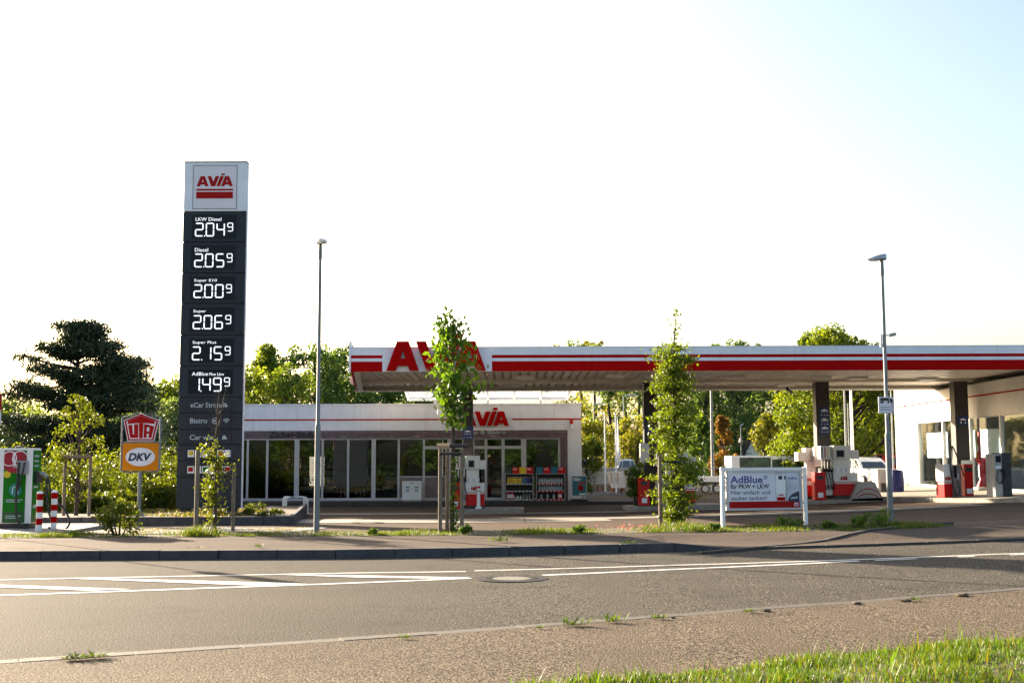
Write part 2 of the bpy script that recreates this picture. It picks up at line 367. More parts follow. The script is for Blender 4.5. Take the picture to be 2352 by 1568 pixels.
def avia_polys():
    out = []
    def A(x):
        out.append(('A', [(x + p[0], p[1]) for p in [(0, 0), (0.3, 0), (0.36, 0.17), (0.445, 0.41), (0.53, 0.72), (0.53, 1), (0.34, 1)]]))
        out.append(('A', [(x + 1.06 - p[0], p[1]) for p in reversed([(0, 0), (0.3, 0), (0.36, 0.17), (0.445, 0.41), (0.53, 0.72), (0.53, 1), (0.34, 1)])]))
        out.append(('A', [(x + 0.36, 0.17), (x + 0.70, 0.17), (x + 0.615, 0.41), (x + 0.445, 0.41)]))
    A(0)
    x = 0.96
    out.append(('V', [(x, 1), (x + 0.35, 0), (x + 0.53, 0), (x + 0.53, 0.42), (x + 0.33, 1)]))
    out.append(('V', [(x + 0.53, 0), (x + 0.71, 0), (x + 1.06, 1), (x + 0.73, 1), (x + 0.53, 0.42)]))
    x = 1.78
    out.append(('i', [(x, 0), (x + 0.31, 0), (x + 0.66, 1), (x + 0.35, 1)]))
    out.append(('i', [(x + 0.39, 1.10), (x + 0.70, 1.10), (x + 0.755, 1.26), (x + 0.445, 1.26)]))
    A(2.2)
    return out
def avia(parent, loc, w, h, depth, m, name='logo_letter', split=True, yaw=0.0):
    W = 3.26; ps = avia_polys()
    groups = {}
    k = 0
    for i, (ch, poly) in enumerate(ps):
        key = 0 if not split else (0 if i < 3 else 1 if i < 5 else 2 if i < 7 else 3)
        groups.setdefault(key, MB()).prism([(p[0] * w / W, p[1] * h) for p in poly], depth, -depth)
    r = []
    for g in groups.values():
        o = g.build(name, m, parent, loc=loc); o.rotation_euler.z = yaw; r.append(o)
    return r
# ================================================================== GROUND
def pl(pts):
    xs = [p[0] for p in pts]; ys = [p[1] for p in pts]
    def f(x):
        if x <= xs[0]: return ys[0] + (x - xs[0]) * (ys[1] - ys[0]) / (xs[1] - xs[0])
        for i in range(len(xs) - 1):
            if x <= xs[i + 1] or i == len(xs) - 2: return ys[i] + (x - xs[i]) * (ys[i + 1] - ys[i]) / (xs[i + 1] - xs[i])
    return f
def strip(name, lo, hi, x0, x1, zf, m, nx=60, ny=1, parent=None):
    vs_ = []; fs = []
    for i in range(nx + 1):
        x = x0 + (x1 - x0) * i / nx; a = lo(x); b = hi(x)
        for j in range(ny + 1):
            y = a + (b - a) * j / ny; vs_.append((x, y, zf(x, y)))
    for i in range(nx):
        for j in range(ny):
            k = i * (ny + 1) + j; fs.append((k, k + ny + 1, k + ny + 2, k + 1))
    mb = MB(); mb.add(vs_, fs); return mb.build(name, m, parent)
KH = 0.162
f_near = pl([G(*p) for p in ((0, 1528), (835, 1472), (1307, 1437), (1770, 1401), (2352, 1357))])
f_far = pl([G(*p) for p in ((0, 1286), (804, 1282), (1444, 1268), (2352, 1241))])
f_gfront = pl([G(p[0], p[1], KH) for p in ((0, 1235), (804, 1230), (1550, 1222), (1992, 1218), (2190, 1208))])
f_gback = pl([G(p[0], p[1], KH) for p in ((0, 1226), (804, 1222), (1550, 1209), (1992, 1202), (2190, 1203))])
f_verge = pl([G(*p) for p in ((1150, 1582), (1560, 1558), (1800, 1527), (2060, 1498), (2352, 1476))])
XK = G(1444, 1258, KH).x                       # where the raised kerb ends
XD = G(2190, 1208, KH).x                       # where the planted strip ends
def sstep(a, b, x):
    t = min(max((x - a) / (b - a), 0), 1); return t * t * (3 - 2 * t)
def pav_z(x, y):
    k = KH if x < XK else KH - (KH - 0.045) * sstep(XK, XK + 1.3, x) * (1 - sstep(f_gfront(min(x, XD)) - 1.7, f_gfront(min(x, XD)) - .25, y))
    return zb(x) + k
struct(strip('ground', lambda x: -60, lambda x: 420, -320, 320, lambda x, y: zb(x) - 0.3, 'meadow', 160, 8))
road = struct(strip('road', f_near, f_far, -60, 60, lambda x, y: zb(x), 'road_asphalt', 120, 3))
struct(strip('near_pavement', lambda x: f_near(x) - 14, lambda x: f_near(x) - 0.001, -60, 60, lambda x, y: zb(x) + 0.02, 'path_asphalt', 120, 3))
struct(strip('far_pavement', lambda x: f_far(x) + 0.14, f_gfront, -60, XD, pav_z, 'walk_asphalt', 120, 6))
struct(strip('driveway', lambda x: f_far(x) + 0.14, lambda x: f_gfront(XD) + 1.6, XD, 60, lambda x, y: pav_z(x, y) + (0 if y < 27.5 else foff(y) - 0.172), 'walk_asphalt', 60, 8))
struct(strip('planting_soil', f_gfront, f_gback, -60, XD, lambda x, y: gz(x, 20) - 0.005, 'soil', 120, 2))
yard = struct(strip('forecourt', lambda x: f_gback(x) if x < XD else f_gfront(XD) + 1.6, lambda x: 78, -8.2, 70, lambda x, y: gz(x, y) - 0.004, 'yard_asphalt', 100, 26))
struct(strip('bed_ground', f_gback, lambda x: 78, -60, -8.2, lambda x, y: gz(x, y) - 0.01, 'soil', 60, 12))
# concrete lanes with joints on the forecourt
for (xa, xb, ya, yb) in ((-7.4, 3.0, 35.6, 39.6), (3.0, 15.0, 37.6, 39.6), (-8.0, 9.0, 44.3, 45.2)):
    nseg = int((xb - xa) / 2.6)
    for i in range(nseg):
        a = xa + (xb - xa) * i / nseg; b = xa + (xb - xa) * (i + 1) / nseg - 0.03
        strip('concrete_slab', lambda x: ya, lambda x: yb, a, b, lambda x, y: gz(x, y) + 0.008, 'yard_concrete', 2, 4, yard)
# ---- markings
def ribbon(name, pts, w, m='road_paint', parent=road, off=0.005):
    vs_ = []; fs = []; pts = [G(*p) for p in pts]; dense = []
    for a, b in zip(pts[:-1], pts[1:]):
        n = max(2, int((b - a).length / 0.6))
        dense += [a.lerp(b, i / n) for i in range(n)]
    dense.append(pts[-1])
    for i, p in enumerate(dense):
        d = dense[min(i + 1, len(dense) - 1)] - dense[max(i - 1, 0)]; nrm = Vector((-d.y, d.x, 0)).normalized() * (w / 2)
        for q in (p - nrm, p + nrm): vs_.append((q.x, q.y, zb(q.x) + off))
    for i in range(len(dense) - 1): fs.append((2 * i, 2 * i + 2, 2 * i + 3, 2 * i + 1))
    mb = MB(); mb.add(vs_, fs); return mb.build(name, m, parent)
ribbon('lane_line', [(-500, 1340), (0, 1331), (804, 1315.5), (1070, 1312)], 0.12)
ribbon('lane_line', [(1090, 1310.5), (1550, 1297.5), (2280, 1272.5), (2700, 1258)], 0.12)
ribbon('lane_line', [(-500, 1384), (0, 1367), (746, 1341), (1081, 1327.5)], 0.15)
ribbon('lane_line', [(1247, 1320.7), (1550, 1307), (1972, 1288)], 0.15)
for a, b in (((2010, 1286.5), (2105, 1282.6)), ((2200, 1278.6), (2238, 1277)), ((2320, 1274), (2420, 1270))): ribbon('lane_dash', [a, b], 0.11)
def patch(pts, name='hatch_stripe'):
    ps = [G(*p) for p in pts]; n = len(ps) // 2; vs_ = []; fs = []
    top = ps[:n]; bot = ps[n:][::-1]; K = 14
    for i in range(K + 1):
        t = i / K * (n - 1); k = min(int(t), n - 2); u = t - k
        for s_ in (bot, top):
            q = s_[k].lerp(s_[k + 1], u); vs_.append((q.x, q.y, zb(q.x) + 0.008))
    for i in range(K): fs.append((2 * i, 2 * i + 2, 2 * i + 3, 2 * i + 1))
    mb = MB(); mb.add(vs_, fs); return mb.build(name, 'road_paint', road)
patch([(-300, 1332), (0, 1343), (300, 1353), (205, 1356.5), (0, 1349), (-300, 1337)])
patch([(175, 1327), (440, 1333), (711, 1340.5), (581, 1345), (380, 1337), (150, 1328.5)])
patch([(600, 1318.5), (840, 1321.5), (1078, 1326), (1045, 1329), (830, 1326.5), (640, 1319.8)])
# ---- kerbs
def along(f, x0, step, x1):
    x = x0; out = [Vector((x, f(x), 0))]
    while x < x1:
        dx = 0.001
        sl = (f(x + dx) - f(x)) / dx; x += step / math.hypot(1, sl); out.append(Vector((x, f(x), 0)))
    return out
kerb = struct(bpy.data.objects.new('kerb', None)); C.objects.link(kerb)
pts = along(f_far, XK - 22.0, 1.1, XK - 0.01)
shift = XK - pts[-1].x
for a, b in zip(pts[:-1], pts[1:]):
    d = (b - a).normalized(); a2 = a + d * 0.006; b2 = b - d * 0.006; n = Vector((-d.y, d.x, 0))
    h = KH + rnd.uniform(-0.004, 0.004); j = rnd.uniform(-0.006, 0.006)
    bt = []; tp = []
    for p, q, z in ((a2, 0.0, 0), (b2, 0.0, 0), (b2, 0.15, 0), (a2, 0.15, 0)): w = p + n * (q + j); bt.append((w.x, w.y, zb(w.x) - 0.2))
    for p, q, z in ((a2, 0.025, h), (b2, 0.025, h), (b2, 0.15, h), (a2, 0.15, h)): w = p + n * (q + j); tp.append((w.x, w.y, zb(w.x) + z + 0.003))
    m = MB(); m.hexa(bt, tp); m.build('kerb_stone', 'kerb_stone', kerb, bevel=0.012)
xe = pts[-1].x
pts = along(f_far, xe, 1.0, 40)
for i, (a, b) in enumerate(zip(pts[:-1], pts[1:])):
    d = (b - a).normalized(); a2 = a + d * 0.006; b2 = b - d * 0.006; n = Vector((-d.y, d.x, 0)); bt = []; tp = []
    ha = KH if i == 0 else 0.05; hb = 0.05
    for p in (a2, b2, b2 + n * 0.15, a2 + n * 0.15): bt.append((p.x, p.y, zb(p.x) - 0.2))
    for p, h in ((a2 + n * 0.02, ha), (b2 + n * 0.02, hb), (b2 + n * 0.15, hb), (a2 + n * 0.15, ha)): tp.append((p.x, p.y, zb(p.x) + h))
    m = MB(); m.hexa(bt, tp); m.build('kerb_stone', 'kerb_stone' if i == 0 else 'flush_kerb', kerb, bevel=0.01)
fk = struct(bpy.data.objects.new('flush_kerb', None)); C.objects.link(fk)
pts = along(f_near, -9.0, 1.0, 12)
for a, b in zip(pts[:-1], pts[1:]):
    d = (b - a).normalized(); a2 = a + d * 0.005; b2 = b - d * 0.005; n = Vector((-d.y, d.x, 0)); bt = []; tp = []; h = 0.023 + rnd.uniform(-0.003, 0.003)
    for p in (a2 - n * 0.02, b2 - n * 0.02, b2 + n * 0.19, a2 + n * 0.19): bt.append((p.x, p.y, zb(p.x) - 0.15)); tp.append((p.x, p.y, zb(p.x) + h))
    m = MB(); m.hexa(bt, tp); m.build('kerb_stone', 'flush_kerb', fk, bevel=0.006)
# low curved kerb between driveway and planted strip
dk = struct(bpy.data.objects.new('driveway_kerb', None)); C.objects.link(dk)
cp = [G(p[0], p[1], 0.12) for p in ((1610, 1258.5), (1660, 1254.5), (1740, 1248), (1850, 1239), (1950, 1229), (2050, 1219), (2120, 1213), (2192, 1208.5))]
cpd = []
for i in range(len(cp) - 1):
    n = max(1, round((cp[i + 1] - cp[i]).length / 0.9)); cpd += [cp[i].lerp(cp[i + 1], k / n) for k in range(n)]
cpd.append(cp[-1])
for i, (a, b) in enumerate(zip(cpd[:-1], cpd[1:])):
    a = Vector((a.x, a.y, 0)); b = Vector((b.x, b.y, 0)); d = (b - a).normalized(); n = Vector((-d.y, d.x, 0)); a2 = a + d * 0.006; b2 = b - d * 0.006; bt = []; tp = []
    for p in (a2, b2, b2 + n * 0.12, a2 + n * 0.12): z0 = pav_z(p.x, p.y); bt.append((p.x, p.y, z0 - 0.15)); tp.append((p.x, p.y, z0 + 0.008 + 0.06 * i / len(cpd)))
    m = MB(); m.hexa(bt, tp); m.build('kerb_stone', 'flush_kerb', dk, bevel=0.01)
# edging strip along the pavement (the thin joint)
strip('joint_strip', lambda x: f_gfront(x) - 1.15, lambda x: f_gfront(x) - 1.10, -20, XK + 0.4, lambda x, y: pav_z(x, y) + 0.004, 'iron', 60, 1, kerb)
# ---- manhole covers and gully
def manhole(loc, r, label, full=True):
    t = thing('manhole_cover', label, 'manhole cover', loc, 0, 'manhole covers')
    m = MB(); m.lathe([(r * 0.8, -0.05), (r, -0.05), (r, 0.012), (r * 0.8, 0.012)], 40); m.build('outer_ring', 'iron', t)
    m = MB(); m.lathe([(r * 0.56, -0.04), (r * 0.78, -0.04), (r * 0.78, 0.009), (r * 0.56, 0.009)], 40); ring = m.build('iron_ring', 'iron', t)
    for i in range(24):
        a = 2 * math.pi * i / 24; T = Matrix.Rotation(a, 4, 'Z'); m = MB(); m.box(r * 0.6, r * 0.74, -0.016, 0.016, 0.008, 0.017, T=T); m.build('ring_lug', 'flush_kerb', ring)
    m = MB(); m.lathe([(r * 0.54, -0.03), (r * 0.55, 0.010), (r * 0.5, 0.014)], 32); m.build('lid', 'cover_concrete', t)
q = G(1175, 1329); manhole((q.x, q.y, zb(q.x)), 0.56, 'round iron manhole cover with concrete lid in the road')
q = G(845, 1198, 0.05); manhole((q.x, q.y, gz(q.x, q.y) + 0.004), 0.48, 'pale round manhole cover on the forecourt beside the lamp post shadow')
q = G(1310, 1271); t = thing('drain_grate', 'small iron drain grate in the gutter below the raised kerb', 'drain', (q.x, q.y - 0.35, zb(q.x) + 0.003), R(8))
m = MB(); m.box(-0.25, 0.25, -0.2, 0.2, -0.05, 0.004); m.build('frame', 'dark_seam', t)
for i in range(8): m = MB(); m.box(-0.23 + i * 0.06, -0.20 + i * 0.06, -0.18, 0.18, 0.0, 0.012); m.build('bar', 'iron', t)

# ================================================================== SHOP
SY = 53.5
sx = lambda px: PX(px, SY, 1050)
sz = lambda py: PZ(py, SY, 950)
X0 = sx(432); X1 = sx(1336); ZT = sz(927); ZF = sz(988); ZC = sz(1006); ZW = sz(1149)
shop = thing('fuel_shop', 'low white shop building with red line and dark glass front', 'shop', (0, SY, 0))
m = MB(); m.box(X0, X1, 0.25, 11, ZF - 0.1, ZT - 0.06, 0); m.box(X0, X1, 0.2, 11.05, ZT - 0.05, ZT, 0); m.build('roof_block', 'white_panel', shop)
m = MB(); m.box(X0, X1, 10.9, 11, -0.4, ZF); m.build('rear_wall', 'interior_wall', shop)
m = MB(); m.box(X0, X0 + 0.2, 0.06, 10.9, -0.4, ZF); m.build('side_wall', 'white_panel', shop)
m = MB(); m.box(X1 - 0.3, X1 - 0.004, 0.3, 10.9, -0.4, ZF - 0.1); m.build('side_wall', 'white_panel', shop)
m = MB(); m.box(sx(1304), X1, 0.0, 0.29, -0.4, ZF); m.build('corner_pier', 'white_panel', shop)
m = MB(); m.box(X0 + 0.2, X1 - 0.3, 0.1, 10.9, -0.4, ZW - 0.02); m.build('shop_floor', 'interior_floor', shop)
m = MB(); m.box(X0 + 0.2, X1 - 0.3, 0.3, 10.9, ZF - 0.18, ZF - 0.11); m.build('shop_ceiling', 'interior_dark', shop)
jx = [560 - 49.6 * 2.6 + 49.6 * i for i in range(0, 18)] + [1336]
ZL = sz(963)
xs = [X0] + [sx(p) for p in jx if sx(p) > X0 + 0.2]
for a, b in zip(xs[:-1], xs[1:]):
    m = MB(); m.box(a + 0.004, b - 0.004, 0.0, 0.2, ZF, ZL - 0.02); m.build('fascia_panel', 'white_panel', shop)
    m = MB(); m.box(a + 0.004, b - 0.004, 0.0, 0.2, ZL + 0.02, ZT - 0.07); m.build('fascia_panel', 'white_panel', shop)
m = MB(); m.box(X0 - 0.02, X1 + 0.02, -0.04, 0.25, ZT - 0.066, ZT + 0.004); m.build('coping', 'white_panel', shop)
for a, b in ((X0, sx(1056)), (sx(1176), X1 + 0.01)):
    m = MB(); m.box(a, b, -0.02, 0.1, ZL - 0.03, ZL + 0.03); m.build('red_line', 'red_panel', shop)
    
m = MB(); m.box(sx(1056), sx(1176), 0.03, 0.1, ZL - 0.02, ZL + 0.02); m.build('panel_joint', 'white_panel', shop)
hh = (ZF - ZC) / 4
for i in range(4):
    m = MB(); m.box(X0, sx(1304) - 0.004, -0.03 + 0.0, 0.22, ZC + i * hh + 0.006, ZC + (i + 1) * hh - 0.006); m.build('cladding_slat', 'cladding', shop)
for i in range(4):
    a = sx(1287) + (sx(1304) - sx(1287)) * i / 4; b = sx(1287) + (sx(1304) - sx(1287)) * (i + 1) / 4
    m = MB(); m.box(a + 0.006, b - 0.006, -0.028, 0.22, ZW, ZC); m.build('cladding_slat', 'cladding', shop)
verts = [(566, 571), (611, 616), (676, 687), (738, 743), (797, 802), (853, 863), (913, 918), (971, 976), (1027, 1036), (1085, 1089), (1113, 1119), (1152, 1159), (1197, 1209), (1282, 1287)]
for a, b in [(432, 440), (505, 510)] + verts:
    m = MB(); m.box(sx(a), sx(b), 0.02, 0.14, ZW, ZC); m.build('window_post', 'aluminium', shop, bevel=0.006)
edges = [(432, 440), (505, 510)] + verts
zs = sz(1093); zt1 = sz(1031); zt0 = sz(1024)
for (a0, a1), (b0, b1) in zip(edges[:-1], edges[1:]):
    xa = sx(a1); xb = sx(b0)
    m = MB(); m.box(xa, xb, 0.03, 0.13, ZW, ZW + 0.12); m.build('window_rail', 'aluminium', shop)
    m = MB(); m.box(xa, xb, 0.03, 0.13, ZC - 0.06, ZC); m.build('window_rail', 'aluminium', shop)
    low = a1 >= 916 and b0 <= 1030
    door = 976 <= a0 and b0 <= 1200
    if low:
        m = MB(); m.box(xa, xb, 0.05, 0.12, ZW + 0.12, zs - 0.05); m.build('parapet_panel', 'panel_brown', shop)
        m = MB(); m.box(xa, xb, 0.03, 0.13, zs - 0.05, zs); m.build('window_rail', 'aluminium', shop)
    if door or (976 <= a1 and b0 <= 1030):
        m = MB(); m.box(xa, xb, 0.03, 0.13, zt1, zt0); m.build('transom', 'aluminium', shop)
    m = MB(); m.box(xa, xb, 0.075, 0.085, zs if low else ZW + 0.12, ZC - 0.06); m.build('window_pane', 'shop_glass', shop)
# things printed on the front
avia(shop, (sx(1058), -0.02, sz(978)), sx(1169) - sx(1058), sz(945) - sz(978), 0.08, 'red_letter')
text('Shop & Bistro', sx(1162) - sx(1062), sz(988.5) - sz(1001), 0.02, 'lettering', 'grey_letter', shop, (sx(1062), -0.032, sz(1000.5)), bold=0.02)
text('Zichel-Stube', sx(731) - sx(618), sz(989) - sz(1004), 0.03, 'lettering', 'black_letter', shop, (sx(618), -0.034, sz(1004)), bold=0.015)
m = MB(); m.lathe([(0.07, 0), (0.075, 0.1), (0.07, 0.22)], 12, 0); m.lathe([(0.075, 0.22), (0.075, 0.36), (0.04, 0.42)], 12, 1); m.build('alarm_light', ['plastic_white', 'red_paint'], shop, loc=(sx(1313), -0.09, sz(986)))
# inside: shelves, counter, ceiling lamps
for i, (xx, yy, w_) in enumerate(((-9.5, 3.5, 2.4), (-6.2, 5.0, 2.0), (-3.4, 4.2, 1.6), (0.2, 5.5, 2.2), (-0.5, 2.6, 1.0), (2.0, 3.2, 0.9))):
    f = thing('shop_shelf', ['dark shelf unit behind the leftmost shop windows', 'dark shelf unit behind the shop windows right of the lamp post', 'dark shelf unit behind the freezer window', 'dark shelf unit behind the display racks', 'low goods shelf just inside the shop door', 'dark shelf unit at the right end inside the shop'][i], 'shelf', (xx, SY + yy, ZW - 0.02), 0, 'shelves inside the shop')
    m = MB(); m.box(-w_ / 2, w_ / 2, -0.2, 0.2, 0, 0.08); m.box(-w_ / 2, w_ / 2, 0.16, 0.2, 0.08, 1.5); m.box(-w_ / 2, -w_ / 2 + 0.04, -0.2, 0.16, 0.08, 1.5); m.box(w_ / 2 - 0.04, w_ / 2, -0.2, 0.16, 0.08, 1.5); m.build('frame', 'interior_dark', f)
    for k in range(4):
        m = MB(); m.box(-w_ / 2 + 0.05, w_ / 2 - 0.05, -0.19, 0.15, 0.4 + 0.35 * k, 0.43 + 0.35 * k); b = m.build('board', 'plastic_grey', f)
        m = MB(); x = -w_ / 2 + 0.08
        while x < w_ / 2 - 0.2:
            ww = rnd.uniform(0.08, 0.2); m.box(x, x + ww, -0.15, 0.1, 0.43 + 0.35 * k, 0.43 + 0.35 * k + rnd.uniform(0.1, 0.24), rnd.randrange(4)); x += ww + 0.03
        tag(m.build('goods', ['red_paint', 'plastic_white', 'yellow', 'poster_blue'], f), kind='stuff')
cnt = thing('shop_counter', 'red and white sales counter seen through the shop door', 'counter', (sx(1128), SY + 1.6, ZW - 0.02))
m = MB(); m.box(-0.55, 0.9, 0, 0.6, 0, 0.75, 0); m.box(-0.58, 0.93, -0.03, 0.62, 0.75, 0.95, 1); m.build('cabinet', ['interior_dark', 'red_paint'], cnt)
m = MB(); m.box(-0.5, 0.2, 0.1, 0.3, 1.7, 1.9); m.box(-0.2, -0.17, 0.2, 0.22, 0.95, 1.7); m.build('menu_board', 'red_paint', cnt)
for i, px in enumerate((648, 770, 946, 1130)):
    m = MB(); m.lathe([(0.12, 0), (0.12, 0.05)], 12); o = m.build('ceiling_lamp', 'lamp_glow', None, loc=(sx(px), SY + 2.6, ZF - 0.24))
    tag(o, ['round ceiling lamp glowing behind the leftmost shop windows', 'round ceiling lamp glowing behind the window right of the lamp post', 'round ceiling lamp glowing above the freezer window', 'round ceiling lamp glowing above the shop door'][i], 'lamp', 'lamps inside the shop')
# walkway in front of the shop
wk = struct(bpy.data.objects.new('shop_walkway', None)); C.objects.link(wk)
x = X0
while x < X1 + 2.2:
    b = min(x + 1.5, X1 + 2.2)
    m = MB(); m.box(x + 0.004, b - 0.004, SY - 1.5, SY + 0.06, -0.5, ZW - 0.01); m.build('walkway_slab', 'flush_kerb', wk); x = b
# ---- glass roof between canopy and shop
gr = thing('glass_roof', 'white framed glass roof between the canopy and the shop', 'glass roof', (0, 0, 0))
gy0 = 51.62; gy1 = 55.0; gx0 = PX(938, gy1); gx1 = PX(1303, gy1); gz1 = PZ(919, gy1, 1100) + .12; gz0 = gz1 + .62
nb = 6
for i in range(nb + 1):
    x = gx0 + (gx1 - gx0) * i / nb
    m = MB(); m.hexa([(x - 0.05, gy0, gz0 - 0.1), (x + 0.05, gy0, gz0 - 0.1), (x + 0.05, gy1, gz1 - 0.1), (x - 0.05, gy1, gz1 - 0.1)], [(x - 0.05, gy0, gz0), (x + 0.05, gy0, gz0), (x + 0.05, gy1, gz1), (x - 0.05, gy1, gz1)]); m.build('rafter', 'warm_white', gr)
    if i < nb:
        x2 = gx0 + (gx1 - gx0) * (i + 1) / nb
        m = MB(); m.hexa([(x + 0.055, gy0 + .05, gz0 - 0.04), (x2 - 0.055, gy0 + .05, gz0 - 0.04), (x2 - 0.055, gy1, gz1 - 0.05), (x + 0.055, gy1, gz1 - 0.05)], [(x + 0.055, gy0 + .05, gz0 - 0.02), (x2 - 0.055, gy0 + .05, gz0 - 0.02), (x2 - 0.055, gy1, gz1 - 0.03), (x + 0.055, gy1, gz1 - 0.03)]); m.build('glass_pane', 'roof_glass', gr)
m = MB(); m.box(gx0 - 0.06, gx1 + 0.06, gy0 - 0.12, gy0 - 0.003, gz0 - 0.1, gz0 + 0.02); m.build('front_beam', 'warm_white', gr)
m = MB(); m.box(gx0 - 0.06, gx1 + 0.06, gy1 + 0.003, gy1 + 0.1, gz1 - 0.13, gz1 + 0.03); m.build('rear_beam', 'warm_white', gr)
for i in (1, 3, 5):
    x = gx0 + (gx1 - gx0) * i / nb
    m = MB(); m.box(x - 0.06, x + 0.06, gy1 + .105, gy1 + .2, ZT, gz1 + 0.0); m.build('bracket', 'steel', gr)

# ================================================================== CANOPY
CYF, CYB, CZR, CZT = 39.9, 51.4, 4.83, PZ(796, 39.9, 1700)
CXL = PX(806, CYF, 830); CXLB = PX(818, CYB, 890); CXR = 30.0
can = thing('station_canopy', 'long white canopy with red stripes and big red letters', 'canopy', (0, 0, 0))
fy = lambda py: PZ(py, CYF, 1250)
zs1, zs2, zs3, zs4 = fy(814.5), fy(821.5), fy(829), fy(852)
lx0, lx1 = PX(878, CYF, 830), PX(1130, CYF, 830)
def xr(a, b, w):
    n = max(1, round((b - a) / w)); return [(a + (b - a) * i / n, a + (b - a) * (i + 1) / n) for i in range(n)]
for a, b in xr(CXL, lx0, 4) + [(lx0, lx1)] + xr(lx1, CXR, 3.6):
    letters = a == lx0
    m = MB()
    m.box(a + 0.003, b - 0.003, CYF, CYF + 0.14, zs1, CZT, 0)
    if letters: m.box(a + 0.003, b - 0.003, CYF, CYF + 0.14, zs4, zs1, 0)
    else:
        m.box(a + 0.003, b - 0.003, CYF - 0.004, CYF + 0.14, zs2, zs1 - 0.001, 1); m.box(a + 0.003, b - 0.003, CYF, CYF + 0.14, zs3, zs2 - 0.001, 0); m.box(a + 0.003, b - 0.003, CYF - 0.004, CYF + 0.14, zs4, zs3 - 0.001, 1)
    m.build('fascia_panel', ['white_panel', 'red_panel'], can)
m = MB(); m.box(CXL, CXR, CYF - 0.01, CYF + 0.25, CZT + 0.002, CZT + 0.03); m.build('coping', 'white_panel', can)
m = MB(); m.box(CXL + 0.1, CXR, CYF + 0.02, CYF + 0.2, CZR, zs4 - 0.003); m.build('front_trim', 'warm_white', can)
avia(can, (PX(889, CYF, 830), CYF - 0.03, fy(850.5)), PX(1116, CYF, 830) - PX(889, CYF, 830), fy(784) - fy(850.5), 0.16, 'red_letter')
# left end: corner cap and splayed side fascia
m = MB(); m.box(CXL - 0.06, CXL + 0.0, CYF - 0.06, CYF + 0.3, fy(853), fy(783)); m.build('corner_cap', 'white_panel', can)
def side(x0, x1, z0, z1, mt, name, th=0.1):
    m = MB(); m.hexa([(x0, CYF + 0.31, z0), (x0 + th, CYF + 0.31, z0), (x1 + th, CYB, z0), (x1, CYB, z0)], [(x0, CYF + 0.31, z1), (x0 + th, CYF + 0.31, z1), (x1 + th, CYB, z1), (x1, CYB, z1)]); return m.build(name, mt, can)
side(CXL - 0.04, CXLB, zs1, CZT, 'white_panel', 'side_fascia'); side(CXL - 0.045, CXLB - 0.004, zs2, zs1 - 0.002, 'red_panel', 'side_fascia'); side(CXL - 0.04, CXLB, zs3, zs2 - 0.002, 'white_panel', 'side_fascia'); side(CXL - 0.045, CXLB - 0.004, zs4, zs3 - 0.002, 'red_panel', 'side_fascia')
side(CXL + 0.06, CXLB + 0.1, CZR - 0.02, zs4 - 0.004, 'warm_white', 'side_trim', 0.22)
m = MB(); m.box(CXLB, CXR, CYB - 0.12, CYB, CZR, CZT); m.build('rear_fascia', 'soffit', can)
m = MB(); m.box(CXLB, CXR, CYB - 0.3, CYB - 0.123, CZR, CZR + 0.06); m.build('rear_gutter', 'warm_white', can)
m = MB(); m.hexa([(CXL, CYF + .15, CZT - 0.16), (CXR, CYF + .15, CZT - 0.16), (CXR, CYB - .13, CZT - 0.16), (CXLB + .15, CYB - .13, CZT - 0.16)], [(CXL, CYF + .15, CZT - 0.1), (CXR, CYF + .15, CZT - 0.1), (CXR, CYB - .13, CZT - 0.1), (CXLB + .15, CYB - .13, CZT - 0.1)]); m.build('roof_deck', 'weathered', can)
# trapezoidal soffit sheets, ribs running from front to back
ZS = 5.02
def soffit(a, b, y0, y1, skew0=None):
    m = MB(); n = max(1, round((b - a) / 0.32)); w = (b - a) / n; prof = []
    for i in range(n):
        x = a + i * w; prof += [(x, ZS + 0.10), (x + w * 0.12, ZS + 0.10), (x + w * 0.24, ZS), (x + w * 0.88, ZS), (x + w, ZS + 0.10)]
    vs_ = []; fs = []
    for x, z in prof: vs_ += [(x, y0, z), (x, y1, z)]
    for i in range(len(prof) - 1): fs.append((2 * i, 2 * i + 1, 2 * i + 3, 2 * i + 2))
    m.add(vs_, fs); return m.build('soffit_sheet', 'soffit', can)
GY = 47.0
m = MB(); m.hexa([(CXL + .12, CYF + .21, ZS), (CXLB + 1.57, CYF + .21, ZS), (CXLB + 1.57, GY - .01, ZS), (CXL + .14 - .1026 * (GY - CYF), GY - .01, ZS)], [(CXL + .12, CYF + .21, ZS + .05), (CXLB + 1.57, CYF + .21, ZS + .05), (CXLB + 1.57, GY - .01, ZS + .05), (CXL + .14 - .1026 * (GY - CYF), GY - .01, ZS + .05)]); m.build('soffit_edge', 'soffit', can)
x = CXLB + 0.3
while x < 24:
    if x > CXLB + .5: soffit(x, x + 1.28, CYF + .2, GY - 0.01)
    soffit(x, x + 1.28, GY + 0.41, CYB - 0.13); x += 1.28
m = MB(); m.box(CXLB + 0.35, 24, GY, GY + 0.4, 4.90, ZS + 0.14); m.build('girder', 'soffit', can)
for px, py in ((1022, 865), (1205, 867), (1416, 864), (1505, 865), (1690, 866), (1885, 867), (1970, 868), (2130, 870)):
    d = ray(px, py); tt = (ZS - 0.05 - EYE) / d.z; q = Vector((d.x * tt, d.y * tt, ZS))
    m = MB(); m.box(-0.36, 0.36, -0.22, 0.22, -0.1, 0.0, 0); m.box(-0.3, 0.3, -0.16, 0.16, -0.108, -0.1, 1); m.build('ceiling_light', ['warm_white', 'plastic_white'], can, loc=q, bevel=0.0)
for px in (1176, 1805):
    q = P(px, 888, 49.6)
    m = MB(); m.box(-0.35, 0.35, -0.1, 0.1, 0.0, 0.1); m.build('ceiling_light', 'warm_white', can, loc=q)
